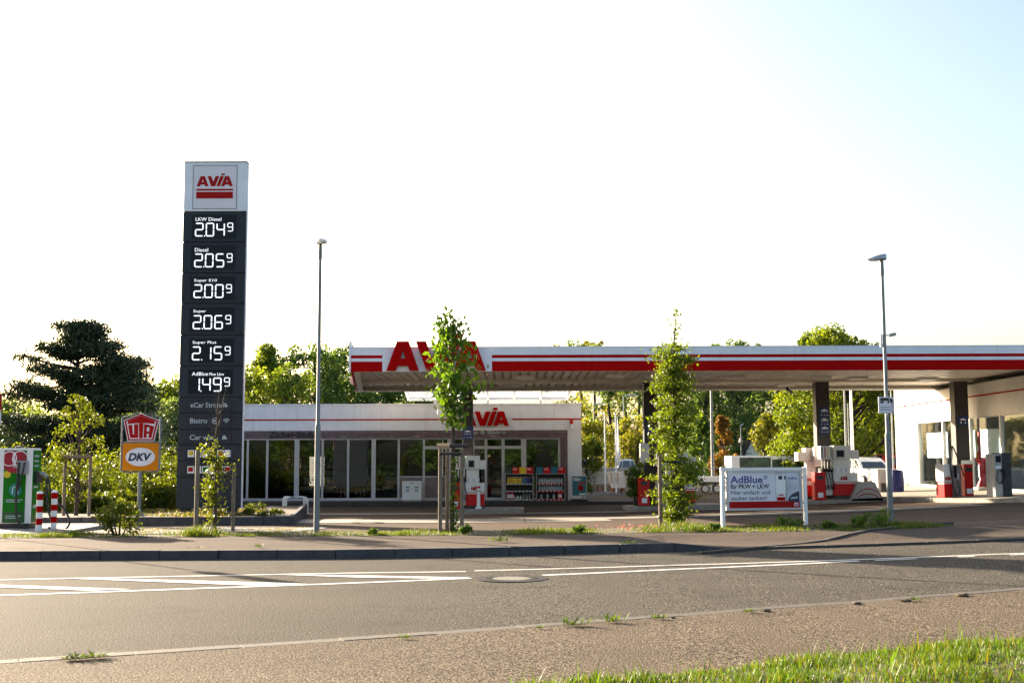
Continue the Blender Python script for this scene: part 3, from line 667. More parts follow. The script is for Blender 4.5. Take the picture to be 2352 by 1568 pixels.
m = MB(); m.box(-0.05, 0.05, -0.05, 0.05, 0, 0.35); m.tube([(0, 0, 0), (0.12, -0.3, -0.12)], 0.07, 10); m.build('camera_housing', 'black_plastic', can, loc=P(1808, 895, 50.4))
# columns
CX = [PX(p, GY, 1000) for p in (1074.5, 1495, 1891, 2210)]
for i, x in enumerate(CX):
    w_ = 0.2 if i < 1 else 0.27
    z0 = gz(x, GY) - 0.2
    m = MB(); m.box(x - w_, x + w_, GY - 0.06, GY + 0.46, z0, 4.9); o = m.build('column', 'column_grey', can, bevel=0.015)
def plate(x, z0, z1, w_, rows):
    pm = MB(); pm.box(x - w_, x + w_, GY - 0.085, GY - 0.064, z0, z1); o = pm.build('number_plate', 'blue_plate', can)
    for (rz, kind, s_) in rows:
        if kind == 'car':
            mm = MB(); h = 0.08; mm.box(x - w_ * .6, x + w_ * .6, GY - .09, GY - .086, rz, rz + h * .42); mm.prism([(x - w_ * .4, rz + h * .42), (x + w_ * .35, rz + h * .42), (x + w_ * .15, rz + h * .8), (x - w_ * .22, rz + h * .8)], 0.004, GY - 0.09); mm.build('car_symbol', 'label_white', o)
        else: text(s_, w_ * (1.5 if len(s_) > 4 else 1.0), 0.09 if len(s_) <= 4 else 0.05, 0.0, 'plate_text', 'label_white', o, (x - w_ * (.75 if len(s_) > 4 else .5), GY - 0.09, rz), bold=0.01)
pz = lambda py: PZ(py, GY, 1400)
plate(CX[0], pz(1007), pz(980), 0.2, [(pz(991), 'car', ''), (pz(997), 't', 'Zapfsäule'), (pz(1005), 't', '1 | 2')])
plate(CX[1], pz(1000), pz(978), 0.2, [(pz(988), 'car', ''), (pz(997), 't', '3 | 4')])
plate(CX[2] + 0.05, pz(998), pz(936), 0.2, [(pz(945), 'car', ''), (pz(948), 't', 'Zapfsäule'), (pz(956), 't', '5 | 6'), (pz(966), 'car', ''), (pz(970), 't', 'Zapfsäule'), (pz(977), 't', '7 | 8'), (pz(985), 'car', ''), (pz(988), 't', 'Zapfsäule'), (pz(995), 't', '9 | 10')])
plate(CX[3] + 0.03, pz(978), pz(957), 0.2, [(pz(967), 'car', ''), (pz(975), 't', '11')])
# small furniture fixed on columns
m = MB(); m.box(-0.2, 0.2, -0.14, 0.0, 0, 0.85); m.build('towel_dispenser', 'steel', can, loc=(CX[3] + 0.06, GY - 0.064, pz(1108)), bevel=0.03)
m = MB(); m.box(-0.16, 0.16, -0.02, 0.0, 0, 0.3, 0); m.box(-0.12, -0.02, -0.024, -0.02, 0.04, 0.26, 1); m.box(0.03, 0.12, -0.024, -0.02, 0.1, 0.26, 1); m.build('warning_plate', ['sign_red', 'label_white'], can, loc=(CX[3] + 0.02, GY - 0.064, pz(1082)))
for i, py in ((1, 1062), (2, 1072)):
    m = MB(); m.box(-0.2, 0.16, -0.3, 0.0, 0, 0.75); m.build('paper_dispenser', 'pump_white', can, loc=(CX[i] - 0.27, GY - 0.064, pz(py)), bevel=0.05)

# ================================================================== PUMPS
def hose(mb, a, b, drop, m=0, n=14, r=0.018, bulge=(0, 0, 0)):
    a = Vector(a); b = Vector(b); pts = []
    for i in range(n + 1):
        t = i / n; p = a.lerp(b, t); k = 4 * t * (1 - t); p = p + Vector(bulge) * k; p.z -= drop * k; pts.append(p)
    mb.tube(pts, r, 6, m)
def pump(loc, label, rz=0.0, flip=1, wide=0.95, nozz=4, hd=1.0, back=True, shopcol=True):
    t = thing('fuel_pump', label, 'fuel pump', loc, rz, 'fuel pumps under the canopy')
    W = wide; s = flip
    def X(a, b): return (min(a * s, b * s), max(a * s, b * s))
    x0, x1 = X(-W / 2, W / 2)
    m = MB(); m.box(x0 + .03, x1 - .03, -0.24, 0.24, 0, 0.12); m.build('plinth', 'column_grey', t)
    m = MB(); m.box(x0, x1, -0.27, 0.27, 0.12, 0.56); m.build('lower_cabinet', 'red_paint', t, bevel=0.015)
    m = MB(); m.box(x0, x1, -0.27, 0.27, 0.563, 0.60); m.build('white_band', 'pump_white', t)
    m = MB(); m.box(x0, x1, -0.272, 0.272, 0.602, 0.625); m.build('red_band', 'red_paint', t)
    m = MB(); m.box(x0, x1, -0.27, 0.27, 0.627, 0.98); m.build('upper_cabinet', 'pump_white', t, bevel=0.015)
    a, b = X(-W * .46, W * .2)
    m = MB(); m.box(a, b, -0.19, 0.19, 0.98, 1.5); m.build('neck', 'pump_white', t, bevel=0.01)
    for k in range(5): 
        a2, b2 = X(-W * .40 + k * .1, -W * .40 + k * .1 + .06)
        m = MB(); m.box(a2, b2, -0.196, -0.191, 1.04, 1.16); m.build('price_sticker', 'label_white' if k % 2 else 'ad_photo', t)
    a, b = X(-W * .46, W * .25)
    m = MB(); m.box(a, b, -0.3, 0.3, 1.5, 2.02); m.build('head', 'pump_white', t, bevel=0.02)
    a, b = X(W * .25 + .003, W * .56)
    m = MB(); m.box(a, b, -0.3, 0.3, 1.5, 1.85); m.build('side_head', 'pump_white', t, bevel=0.02)
    a, b = X(-W * .38, -W * .02)
    m = MB(); m.box(a, b, -0.31, -0.303, 1.56, 1.86, 0); m.build('display_frame', 'plastic_grey', t)
    m = MB(); m.box(a + .04, b - .04, -0.316, -0.311, 1.6, 1.83); m.build('display', 'screen_dark', t)
    avia(t, (x0 + W * .28, -0.275, 0.70), W * .3, 0.14, 0.005, 'red_letter', 'logo', split=False)
    # nozzle bay
    a, b = X(-W / 2 - .46, -W / 2 - .004)
    m = MB(); m.box(a, b, -0.14, 0.2, 0.12, 1.02); m.build('hose_bay', 'warm_white', t, bevel=0.01)
    m = MB(); m.box(a, b, -0.2, 0.2, 1.02, 1.16); m.build('nozzle_tray', 'black_plastic', t)
    m = MB(); m.box(a, b, -0.26, 0.26, 1.5, 2.0); m.build('bay_head', 'pump_white', t, bevel=0.01)
    w_ = 0.46 / nozz
    for k in range(nozz):
        xc = (a + (k + .5) * w_)
        m = MB(); m.box(xc - .02, xc + .02, -0.265, -0.261, 1.56, 1.96); m.build('grade_stripe', ['black_plastic', 'sign_red', 'yellow', 'deep_green'][k % 4], t)
        m = MB(); m.tube([(xc, -0.16, 1.16), (xc, -0.16, 1.5)], 0.022, 6); m.build('grade_post', 'warm_white', t)
        m = MB(); m.tube([(xc, -0.2, 1.02), (xc, -0.27, 1.1), (xc, -0.3, 1.2)], [0.03, 0.035, 0.02], 8); m.tube([(xc, -0.29, 1.16), (xc, -0.2, 1.22)], 0.018, 6); m.build('nozzle', 'black_plastic', t)
        m = MB(); hose(m, (xc, -0.24, 1.02), (xc + .1 * s, -0.16, 0.5), 0.36, bulge=(0.06 * s, -0.1, 0)); m.build('hose', 'rubber', t)
    return t
def island(x0, x1, y0, y1, label, h=0.13):
    z = min(gz(x0, y0), gz(x1, y0)); t = thing('pump_island', label, 'pump island', ((x0 + x1) / 2, (y0 + y1) / 2, z), 0, 'pump islands'); w_ = (x1 - x0) / 2; d = (y1 - y0) / 2
    dz = gz(x1, y0) - gz(x0, y0)
    pts = []
    for (cx, cy, a0) in ((w_ - .25, -d + .25, -90), (w_ - .25, d - .25, 0), (-w_ + .25, d - .25, 90), (-w_ + .25, -d + .25, 180)):
        for k in range(5): an = R(a0 + 22.5 * k); pts.append((cx + .25 * math.cos(an), cy + .25 * math.sin(an)))
    n = len(pts); m = MB(); zt = lambda x: h + dz * (x + w_) / (2 * w_)
    m.add([(p[0], p[1], -0.2) for p in pts] + [(p[0], p[1], zt(p[0])) for p in pts] + [(p[0] * (1 - .12 / w_), p[1] * (1 - .12 / d), zt(p[0]) + .004) for p in pts],
          [(i, (i + 1) % n, n + (i + 1) % n, n + i) for i in range(n)] + [(n + i, n + (i + 1) % n, 2 * n + (i + 1) % n, 2 * n + i) for i in range(n)])
    m.build('kerb_ring', 'light_kerb', t)
    m = MB(); m.add([(p[0] * (1 - .12 / w_), p[1] * (1 - .12 / d), zt(p[0])) for p in pts], [tuple(range(n))]); m.build('island_top', 'yard_concrete', t)
    return z + h + dz * .5
PYY = GY - 0.75
i1 = island(CX[0] - 1.1, CX[0] + 2.2, PYY - .55, PYY + 1.6, 'kerbed pump island at the column nearest the shop door')
px1 = PX(1088, PYY, 1130); pump((px1 + .06, PYY, i1), 'white and red fuel pump at the column beside the shop door', wide=0.72)
i2 = island(CX[1] - 1.1, CX[1] + 2.6, PYY - .55, PYY + 1.6, 'kerbed pump island behind the columnar tree')
pump((CX[1] + 1.05, PYY, i2), 'white and red fuel pump half hidden behind the columnar tree', wide=1.0)
i3 = island(CX[2] - 2.2, CX[2] + 3.0, PYY - .55, PYY + 1.9, 'kerbed pump island behind the blue and white billboard')
pump((PX(1935, PYY), PYY, i3 + .02), 'fuel pump in front of the third column, beside the sloped concrete barrier', wide=0.95)
pump((PX(1858, PYY + 1.2), PYY + 1.1, i3 - .05), 'fuel pump left of the third column, partly behind the billboard', wide=1.0, flip=-1)
# red waste bins by the pumps
def red_bin(loc, label, w_=0.34, h=0.95):
    t = thing('waste_bin', label, 'bin', loc, 0, 'red bins on the pump islands')
    m = MB(); m.box(-w_ / 2, w_ / 2, -.24, .24, 0, h); m.build('body', 'red_paint', t, bevel=0.02)
    m = MB(); m.box(-w_ / 2 - .02, w_ / 2 + .02, -.26, .26, h + .002, h + .05); m.build('lid', 'red_paint', t, bevel=0.015)
    m = MB(); m.box(-.1, .1, -.255, -.243, .1, .28); m.build('label_plate', 'label_white', t)
    m = MB(); m.box(-.12, .12, -.25, -.242, h - .22, h - .08); m.build('flap', 'black_plastic', t)
red_bin((PX(1047, PYY), PYY - .1, i1), 'red waste bin at the left foot of the pump by the shop door')
red_bin((PX(1476, PYY), PYY - .1, i2), 'red waste bin below the clipped green bush', 0.4, 1.0)
red_bin((PX(1878, PYY - .3), PYY - .25, i3 - .03), 'dark red waste bin between the two pumps behind the billboard', 0.42, 1.0)
# concrete impact barrier with red arcs
bx = PX(1981, PYY - .2); t = thing('concrete_barrier', 'sloped pale concrete barrier with two red arcs beside the pump', 'barrier', (bx, PYY - .3, i3 - .08))
bw = 0.63; bh = 0.74
prof = [(-bw, 0), (bw, 0), (bw * .95, .12), (bw * .55, bh - .06), (bw * .47, bh), (-bw * .47, bh), (-bw * .55, bh - .06), (-bw * .95, .12)]
m = MB(); m.prism(prof, 0.5, -.25); m.build('block', 'weathered', t, bevel=0.02)
for (zc, hw, rise) in ((0.16, 0.52, 0.30), (0.13, 0.40, 0.14)):
    m = MB(); N = 12
    for k in range(N):
        u0 = -1 + 2 * k / N; u1 = -1 + 2 * (k + 1) / N; f = lambda u: zc + rise * (1 - u * u)
        m.prism([(u0 * hw + .04, f(u0)), (u1 * hw + .04, f(u1)), (u1 * hw + .04, f(u1) + .035), (u0 * hw + .04, f(u0) + .035)], .004, -.256)
    m.build('red_arc', 'sign_red', t)
# low safety bollard at the first island
t = thing('island_bollard', 'short white bollard with red bands at the pump island', 'bollard', (PX(1099, PYY - .4), PYY - .3, i1))
m = MB(); m.lathe([(.13, 0), (.13, .04), (.07, .12), (.06, .9)], 14); m.build('post', 'plastic_white', t, smooth=True)
for k in range(2): m = MB(); m.lathe([(.063, .62 + .16 * k), (.063, .7 + .16 * k)], 14); m.build('red_band', 'red_paint', t, smooth=True)
m = MB(); m.lathe([(.064, .9), (.05, .95), (.02, .97)], 14); m.build('cap', 'plastic_white', t, smooth=True)
# clipped bush in its bin-high pot
# ================================================================== HALL ON THE RIGHT
HX = 18.35
hy = lambda px: HX * FPX / (px - 1176.0)
HY1 = hy(2055); HY0 = 38.2
hz_t = P(2103, 970, hy(2103)).z; hz_b = P(2103, 1118, hy(2103)).z; hz_l = P(2052, 936, hy(2052)).z
hall = thing('service_hall', 'white service hall with large windows and a red line', 'building', (HX, 0, 0))
wy = [hy(2103), hy(2160), hy(2222), hy(2292), 41.2, 38.4]
HB = 0.42; HP = HB + 0.32
m = MB(); m.box(0, 0.25, HY0, HY1, HB - 0.6, HP - 0.003); m.build('plinth', 'light_kerb', hall)
def wallp(y0, y1, z0, z1):
    n = max(1, round((y1 - y0) / 1.2))
    for k in range(n):
        a = y0 + (y1 - y0) * k / n; b = y0 + (y1 - y0) * (k + 1) / n
        m = MB(); m.box(-0.03, 0.25, a + .003, b - .003, z0, z1); m.build('wall_panel', 'warm_white', hall)
wallp(wy[0], HY1, HP, hz_l - .03); wallp(HY0, wy[0] - .003, HP, hz_b); wallp(HY0, wy[0] - .003, hz_t, hz_l - .03); wallp(HY0, 51.45, hz_l + .03, 4.80); wallp(51.453, HY1, hz_l + .03, 5.45)
m = MB(); m.box(-0.045, 0.2, HY0, HY1, hz_l - .028, hz_l + .028); m.build('red_line', 'red_panel', hall)
m = MB(); m.box(0.255, 12, HY1 - .25, HY1, HB - .6, 5.45); m.build('rear_wall', 'warm_white', hall)
m = MB(); m.box(-0.1, 12, HY0, 51.4, 4.803, 4.82); m.box(-0.05, 12, 51.45, HY1 + .05, 5.453, 5.5); m.build('roof_edge', 'weathered', hall)
for a in wy:
    m = MB(); m.box(0.0, 0.14, a - .09, a - .004, hz_b + .003, hz_t - .003); m.build('window_post', 'warm_white', hall)
for a, b in zip(wy[:-1], wy[1:]):
    m = MB(); m.box(0.08, 0.1, b, a - .12, hz_b + .05, hz_t - .05); m.build('window_pane', 'hall_glass', hall)
    for z in (hz_b + .003, hz_t - .05):
        m = MB(); m.box(0.02, 0.16, b, a - .12, z, z + .047); m.build('window_rail', 'aluminium', hall)
m = MB(); m.box(-0.12, 0.0, HY0, wy[0], hz_b - .05, hz_b + .0); m.build('window_sill', 'warm_white', hall)
m = MB(); m.box(0.26, 11.9, HY0, HY1 - .26, HB - .3, HB + .1); m.build('hall_floor', 'yard_concrete', hall)
m = MB(); m.box(6.0, 6.2, HY0, HY1 - .26, HB + .1, 4.7); m.build('inner_wall', 'warm_white', hall)
m = MB(); m.box(0.26, 5.99, HY0, HY1 - .26, 4.5, 4.6); m.build('hall_ceiling', 'warm_white', hall)
for a, b in ((hy(2107), hy(2158)), (hy(2164), hy(2220)), (hy(2228), hy(2284))):  # white slats added to imitate the bright band mirrored in the panes
    z = hz_t - .5
    for k in range(5):
        m = MB(); m.box(0.3, 0.33, b + .1, a - .1, z - .22 * (k + 1) + .006, z - .22 * k); m.build('reflection_slat', 'warm_white', hall)
t = thing('red_reflection_body', 'tall red body behind the hall window, standing in for a reflection', 'reflection stand-in', (19.35, 49.2, HB + .1))  # red body added behind the glass for a red reflection in the pane
m = MB(); m.lathe([(.3, 0), (.28, .2), (.14, .5), (.14, 1.15), (.3, 1.3), (.3, 1.5), (.16, 1.7), (.14, 2.45)], 14); m.build('body', 'red_paint', t, smooth=True)
m = MB(); m.box(-.3, -.02, -.06, .06, 1.6, 1.9); m.box(-.16, -.12, -.05, .05, .6, 1.1); m.build('label_strip', 'label_white', t)
m = MB(); m.tube([(0, 0, 2.45), (.05, .1, 2.9), (-.1, .3, 3.3)], .04, 8); m.build('pipe', 'steel', t)
t = thing('cabinet', 'grey cabinet on the floor inside the hall window', 'cabinet', (19.5, 46.6, HB + .1))
m = MB(); m.box(-.3, .3, -.3, .3, 0, 1.0); m.build('case', 'plastic_grey', t, bevel=.02)
m = MB(); m.box(-.32, -.303, -.22, .22, .5, .9); m.build('panel', 'plastic_white', t)
# raised walkway before the hall
wkh = struct(bpy.data.objects.new('hall_walkway', None)); C.objects.link(wkh)
ka = Vector((14.1, 45.8, 0)); kb = Vector((16.6, 37.6, 0)); kc = Vector((17.4, 35.0, 0))
kz = lambda p: gz(p.x, p.y)
def wkz(x): return zb(x) - .12 + .15
m = MB(); poly = [(14.3, 45.8), (16.8, 37.6), (17.6, 35.0), (18.6, 35), (18.6, 57), (14.3, 57)]
m.add([(x, y, wkz(x)) for x, y in poly] + [(16.6, 45.8, wkz(16.6)), (16.6, 57, wkz(16.6))], [(0, 6, 7, 5), (0, 1, 6), (1, 2, 3), (1, 3, 4, 7, 6)]); m.build('paving', 'yard_concrete', wkh)
def kerb_run(a, b, n):
    for i in range(n):
        p = a.lerp(b, i / n); q = a.lerp(b, (i + 1) / n); d = (q - p).normalized(); nn = Vector((-d.y, d.x, 0)) * .16; p2 = p + d * .006; q2 = q - d * .006
        if nn.x < 0: nn = -nn
        c4 = [p2, q2, q2 + nn, p2 + nn]
        m = MB(); m.hexa([(v.x, v.y, gz(v.x, v.y) - .25) for v in c4], [(v.x + (.02 if k < 2 else 0), v.y, wkz(v.x) + .012) for k, v in enumerate(c4)]); m.build('kerb_stone', 'light_kerb', wkh, bevel=.012)
kerb_run(ka, kb, 8); kerb_run(kb, kc, 3); kerb_run(Vector((14.1, 57, 0)), ka, 10)
# diesel pump with high hose, in the sun
x = 15.55; y = 42.6
t = thing('fuel_pump', 'sunlit white and red pump with a tall looping hose by the hall', 'fuel pump', (x, y, wkz(x)), R(20)); t.scale = (.78, .78, .78)
m = MB(); m.box(-.5, -.05, -.25, .3, .02, .62); m.build('lower_cabinet', 'red_paint', t, bevel=.015)
m = MB(); m.box(-.5, -.05, -.25, .3, .625, .66); m.build('white_band', 'pump_white', t)
m = MB(); m.box(-.5, -.05, -.252, .302, .665, .7); m.build('red_band', 'red_paint', t)
m = MB(); m.box(-.5, -.05, -.25, .3, .705, 1.5); m.build('upper_cabinet', 'pump_white', t, bevel=.015)
m = MB(); m.box(-.046, .42, -.3, .3, .02, 1.48, 0); m.box(.02, .18, -.305, -.301, .9, 1.42, 1); m.build('meter_case', ['panel_brown', 'screen_dark'], t, bevel=0)
m = MB(); m.tube([(.2, -.32, .8), (.22, -.34, 1.0), (.2, -.3, 1.12)], .03, 8); m.build('nozzle', 'steel', t)
m = MB(); m.tube(spline([(-.05, -.3, .6), (-.16, -.3, 1.4), (-.1, -.25, 1.9), (.05, -.2, 2.25), (.15, -.15, 2.3), (.3, -.15, 2.0), (.55, -.15, 1.4), (.75, -.12, .95)]), .028, 8); m.tube(spline([(.2, -.33, .8), (.25, -.38, .3), (.12, -.36, .08), (0, -.36, .2), (-.1, -.34, .6), (-.06, -.3, .62)]), .022, 8); m.build('hose', 'rubber', t, smooth=True)
m = MB(); m.tube([(.15, -.15, 2.3), (.05, -.15, 1.5)], .02, 6); m.build('hose_mast', 'steel', t)
avia(t, (-.46, -.256, .78), .34, .16, .004, 'red_letter', 'logo', split=False)
red_bin((x + .75, y + .35, wkz(x + .6)), 'bright red waste bin between the sunlit pump and the dark column', .3, 1.1)
x = 16.75; y = 41.2
t = thing('additive_dispenser', 'dark grey service tower with coiled black hose before the hall', 'dispenser', (x, y, wkz(x)), R(12))
m = MB(); m.box(-.02, .3, -.3, .3, 0, 1.5); m.build('tower', 'column_grey', t, bevel=.02)
m = MB(); m.box(-.32, -.024, -.26, .26, 0, 1.46); m.build('front_case', 'weathered', t, bevel=.02)
m = MB(); m.box(-.27, -.07, -.27, -.262, 1.18, 1.4); m.build('display', 'screen_dark', t)
m = MB(); m.box(-.28, -.08, -.275, -.262, .95, 1.06); m.build('label_plate', 'label_white', t)
mh = MB()
for k in range(5):
    pts = []
    for j in range(17): a = 2 * math.pi * j / 16; pts.append((-.18 + (.12 + .012 * k) * math.cos(a), -.31 - .025 * k, .7 + (.22 + .01 * k) * math.sin(a)))
    mh.tube(pts, .014, 6)
mh.build('coiled_hose', 'rubber', t, smooth=True)
o = text('ALF – Tower', 0.95, .12, 0.0, 'lettering', 'black_letter', t, (.2, -.304, .2), bold=.01); o.rotation_euler = (0, -math.pi / 2, 0)
# concrete cabinet and blue barrel behind the lamp
cx = PX(2029, 50.5); cz = gz(cx, 50.5) + .1
t = thing('concrete_bunker', 'sunlit white concrete box with a dark opening beside the hall', 'box', (cx, 50.5, cz))
m = MB(); w_ = .28; m.box(-.42, .42, -.4, .4, .42, .95); m.box(-.42, -.3, -.4, .4, 0, .417); m.box(.3, .42, -.4, .4, 0, .417); m.box(-.297, .297, .2, .4, 0, .417); m.build('shell', 'render_white', t)
m = MB(); m.box(-.45, .45, -.43, .43, .953, .99); m.build('lid', 'render_white', t)
cx = PX(2056, 49.6)
t = thing('plastic_barrel', 'dark blue plastic barrel at the hall corner', 'barrel', (cx, 49.6, gz(cx, 49.6) + .1))
m = MB(); m.lathe([(.24, 0), (.27, .05), (.29, .3), (.3, .45), (.29, .6), (.27, .88), (.25, .92)], 16); m.build('body', 'bin_blue', t, smooth=True)
for z in (.3, .6): m = MB(); m.lathe([(.3, z), (.315, z + .02), (.3, z + .04)], 16); m.build('hoop', 'bin_blue', t, smooth=True)
m = MB(); m.lathe([(.26, .923), (.26, .95)], 16); m.build('lid', 'bin_blue', t)

# ================================================================== PRICE PYLON
TY = 37.2
TXL = PX(424, TY, 372); TXR = PX(567.5, TY, 374); TW = TXR - TXL; TZB = P(490, 1180, TY).z
tz = lambda py: P(485, py, TY).z
pyl = thing('price_pylon', 'tall dark price pylon with white logo head and lit fuel prices', 'price sign', (TXL, TY, TZB))
L0 = lambda py: tz(py) - TZB
D = 0.3
def row(py0, py1, mt, name='panel'):
    m = MB(); m.box(0, TW, 0, D, L0(py1) + .012, L0(py0) - .012); return m.build(name, mt, pyl, bevel=.02)
head = row(372, 486, 'white_panel', 'logo_head')
m = MB(); m.box(.02, TW - .02, .03, D - .03, .25, L0(372) - .05); m.build('core', 'dark_seam', pyl)
m = MB(); m.box(-.012, TW + .012, -.012, D + .012, L0(372) - .01, L0(372) + .02); m.build('top_cap', 'anthracite', pyl)
m = MB(); m.box(TW + .002, TW + .02, .06, D - .06, L0(1167), L0(372) - .03); m.build('side_strip', 'white_panel', pyl)
def inset(py0, py1, x0, x1, mt, parent, name='display'):
    m = MB(); m.box(TW * x0, TW * x1, -.006, .004, L0(py1), L0(py0)); o = m.build(name, mt, parent); 
    m = MB(); e = .015; a, b, c, d = TW * x0, TW * x1, L0(py1), L0(py0)
    for q in ((a - e, b + e, d, d + e), (a - e, b + e, c - e, c), (a - e, a, c, d), (b, b + e, c, d)): m.box(q[0], q[1], -.016, .004, q[2], q[3])
    m.build('display_frame', 'dark_seam' if mt != 'sign_face' else 'galvanised', parent); return o
inset(381, 479, .15, .84, 'sign_face', head, 'logo_plate')
hw = TW * .575
avia(head, (TW * .205, -.01, L0(428)), hw, L0(405) - L0(428), .006, 'sign_red', 'logo_letter')
m = MB(); m.box(TW * .2, TW * .785, -.014, -.007, L0(438), L0(434)); m.build('logo_bar', 'sign_red', head)
m = MB(); m.box(TW * .2, TW * .785, -.014, -.007, L0(456), L0(441)); m.build('logo_bar', 'sign_red', head)
SEG = {'0': 'abcdef', '1': 'bc', '2': 'abged', '3': 'abgcd', '4': 'fgbc', '5': 'afgcd', '6': 'afgedc', '7': 'abc', '8': 'abcdefg', '9': 'abcdfg'}
def digit(ch, x, z, w_, h, parent, y=-.02):
    m = MB(); t_ = w_ * .145; g = t_ * .12; c = t_ * .45
    def hbar(zc): m.prism([(x + c + g, zc), (x + c + t_ * .5 + g, zc - t_ / 2), (x + w_ - c - t_ * .5 - g, zc - t_ / 2), (x + w_ - c - g, zc), (x + w_ - c - t_ * .5 - g, zc + t_ / 2), (x + c + t_ * .5 + g, zc + t_ / 2)], .01, y)
    def vbar(xc, z0, z1): m.prism([(xc, z0 + g), (xc + t_ / 2, z0 + t_ * .5 + g), (xc + t_ / 2, z1 - t_ * .5 - g), (xc, z1 - g), (xc - t_ / 2, z1 - t_ * .5 - g), (xc - t_ / 2, z0 + t_ * .5 + g)], .01, y)
    zm = z + h / 2
    for s in SEG[ch]:
        if s == 'a': hbar(z + h - t_ / 2)
        if s == 'g': hbar(zm)
        if s == 'd': hbar(z + t_ / 2)
        if s == 'b': vbar(x + w_ - t_ / 2, zm, z + h - t_ / 2)
        if s == 'c': vbar(x + w_ - t_ / 2, z + t_ / 2, zm)
        if s == 'f': vbar(x + t_ / 2, zm, z + h - t_ / 2)
        if s == 'e': vbar(x + t_ / 2, z + t_ / 2, zm)
    m.build('digit', 'led', parent)
ys = [486, 556, 627, 697, 769, 840, 912]
for (y0, y1, nm, pr, tw) in zip(ys[:-1], ys[1:], ('LKW Diesel', 'Diesel', 'Super E10', 'Super', 'Super Plus', 'AdBlue'), ('204', '205', '200', '206', '215', '149'), (.41, .21, .36, .2, .37, .255)):
    p = row(y0, y1, 'anthracite', 'price_panel'); h = y1 - y0
    inset(y0 + h * .13, y1 - h * .12, .15, .84, 'screen_dark', p)
    text(nm, TW * tw, L0(y0 + h * .2) - L0(y0 + h * .315), 0.0, 'fuel_name', 'led', p, (TW * .2, -.012, L0(y0 + h * .31)), bold=0.0)
    if nm == 'AdBlue': text('Pkw Lkw', TW * .23, L0(y0 + h * .22) - L0(y0 + h * .31), 0.0, 'fuel_name', 'led', p, (TW * .475, -.012, L0(y0 + h * .31)))
    zz = L0(y0 + h * .82); hh_ = L0(y0 + h * .37) - zz
    for ch, x in zip(pr, (.195, .365, .535)): digit(ch, TW * x, zz, TW * .135, hh_, p)
    m = MB(); m.box(TW * .34, TW * .356, -.02, -.012, zz, zz + TW * .018); m.build('decimal_point', 'led', p)
    digit('9', TW * .708, zz + hh_ * .36, TW * .092, hh_ * .64, p)
for (y0, y1, s_, tw) in ((912, 948, 'eCar Strom', .49), (948, 986, 'Bistro', .27), (986, 1021, 'Car wash', .44)):
    p = row(y0, y1, 'anthracite', 'service_panel'); inset(y0 + 7, y1 - 6, .14, .83, 'anthracite', p, 'service_plate')
    text(s_, TW * tw, L0(y0 + 12) - L0(y0 + 23.5), 0, 'service_name', 'label_grey', p, (TW * .19, -.012, L0(y0 + 23.5)), bold=.012)
    zc = L0(y0 + 18)
    if s_ == 'Bistro':
        m = MB(); n = 18
        for k in range(n):
            a0 = 2 * math.pi * k / n; a1 = 2 * math.pi * (k + 1) / n
            m.prism([(TW * .58 + .1 * math.cos(a), zc + .1 * math.sin(a)) for a in (a0, a1)] + [(TW * .58 + .075 * math.cos(a), zc + .075 * math.sin(a)) for a in (a1, a0)], .003, -.012)
        m.prism([(TW * .58 - .05, zc - .03), (TW * .58 + .05, zc - .03), (TW * .58 + .03, zc + .04), (TW * .58 - .03, zc + .04)], .003, -.012); m.build('football_icon', 'label_grey', p)
        m = MB()
        for r_ in (.05, .1, .15):
            for k in range(6):
                a0 = R(45 + 15 * k); a1 = R(45 + 15 * (k + 1)); m.prism([(TW * .755 + r_ * math.cos(a), zc - .08 + r_ * math.sin(a)) for a in (a0, a1)] + [(TW * .755 + (r_ - .025) * math.cos(a), zc - .08 + (r_ - .025) * math.sin(a)) for a in (a1, a0)], .003, -.012)
        m.build('wifi_icon', 'label_grey', p)
    else:
        m = MB(); xx = TW * .73; m.prism([(xx - .08, zc - .06), (xx + .08, zc - .06), (xx + .08, zc - .01), (xx + .05, zc), (xx + .03, zc + .06), (xx - .04, zc + .06), (xx - .06, zc)], .003, -.012); m.build('car_icon', 'label_grey', p)
cards = [['yellow', 'sign_red', 'yellow', 'yellow', 'sign_red', 'sign_pale'], ['sign_red', 'label_white', 'charger_green', 'yellow', 'sign_red', 'sign_red']]
for (y0, y1), cs in zip(((1021, 1058), (1058, 1095)), cards):
    p = row(y0, y1, 'anthracite', 'card_panel'); inset(y0 + 7, y1 - 6, .14, .83, 'anthracite', p, 'service_plate')
    for k, c_ in enumerate(cs):
        x = TW * (.165 + .115 * k); m = MB(); m.box(x, x + TW * .1, -.012, -.006, L0(y0 + 28), L0(y0 + 12), 0); m.box(x + TW * .012, x + TW * .088, -.016, -.0125, L0(y0 + 24.5), L0(y0 + 14), 1); m.build('card_logo', ['label_white', c_], p)
row(1095, 1167, 'anthracite', 'base_panel')
for x in (.06, .78):
    m = MB(); m.box(TW * x, TW * (x + .16), .08, D - .08, .06, L0(1167) + .02); m.build('foot', 'anthracite', pyl)
    m = MB(); m.box(TW * (x - .04), TW * (x + .2), -.06, D + .06, -.4, .06); m.build('foundation', 'weathered', pyl)


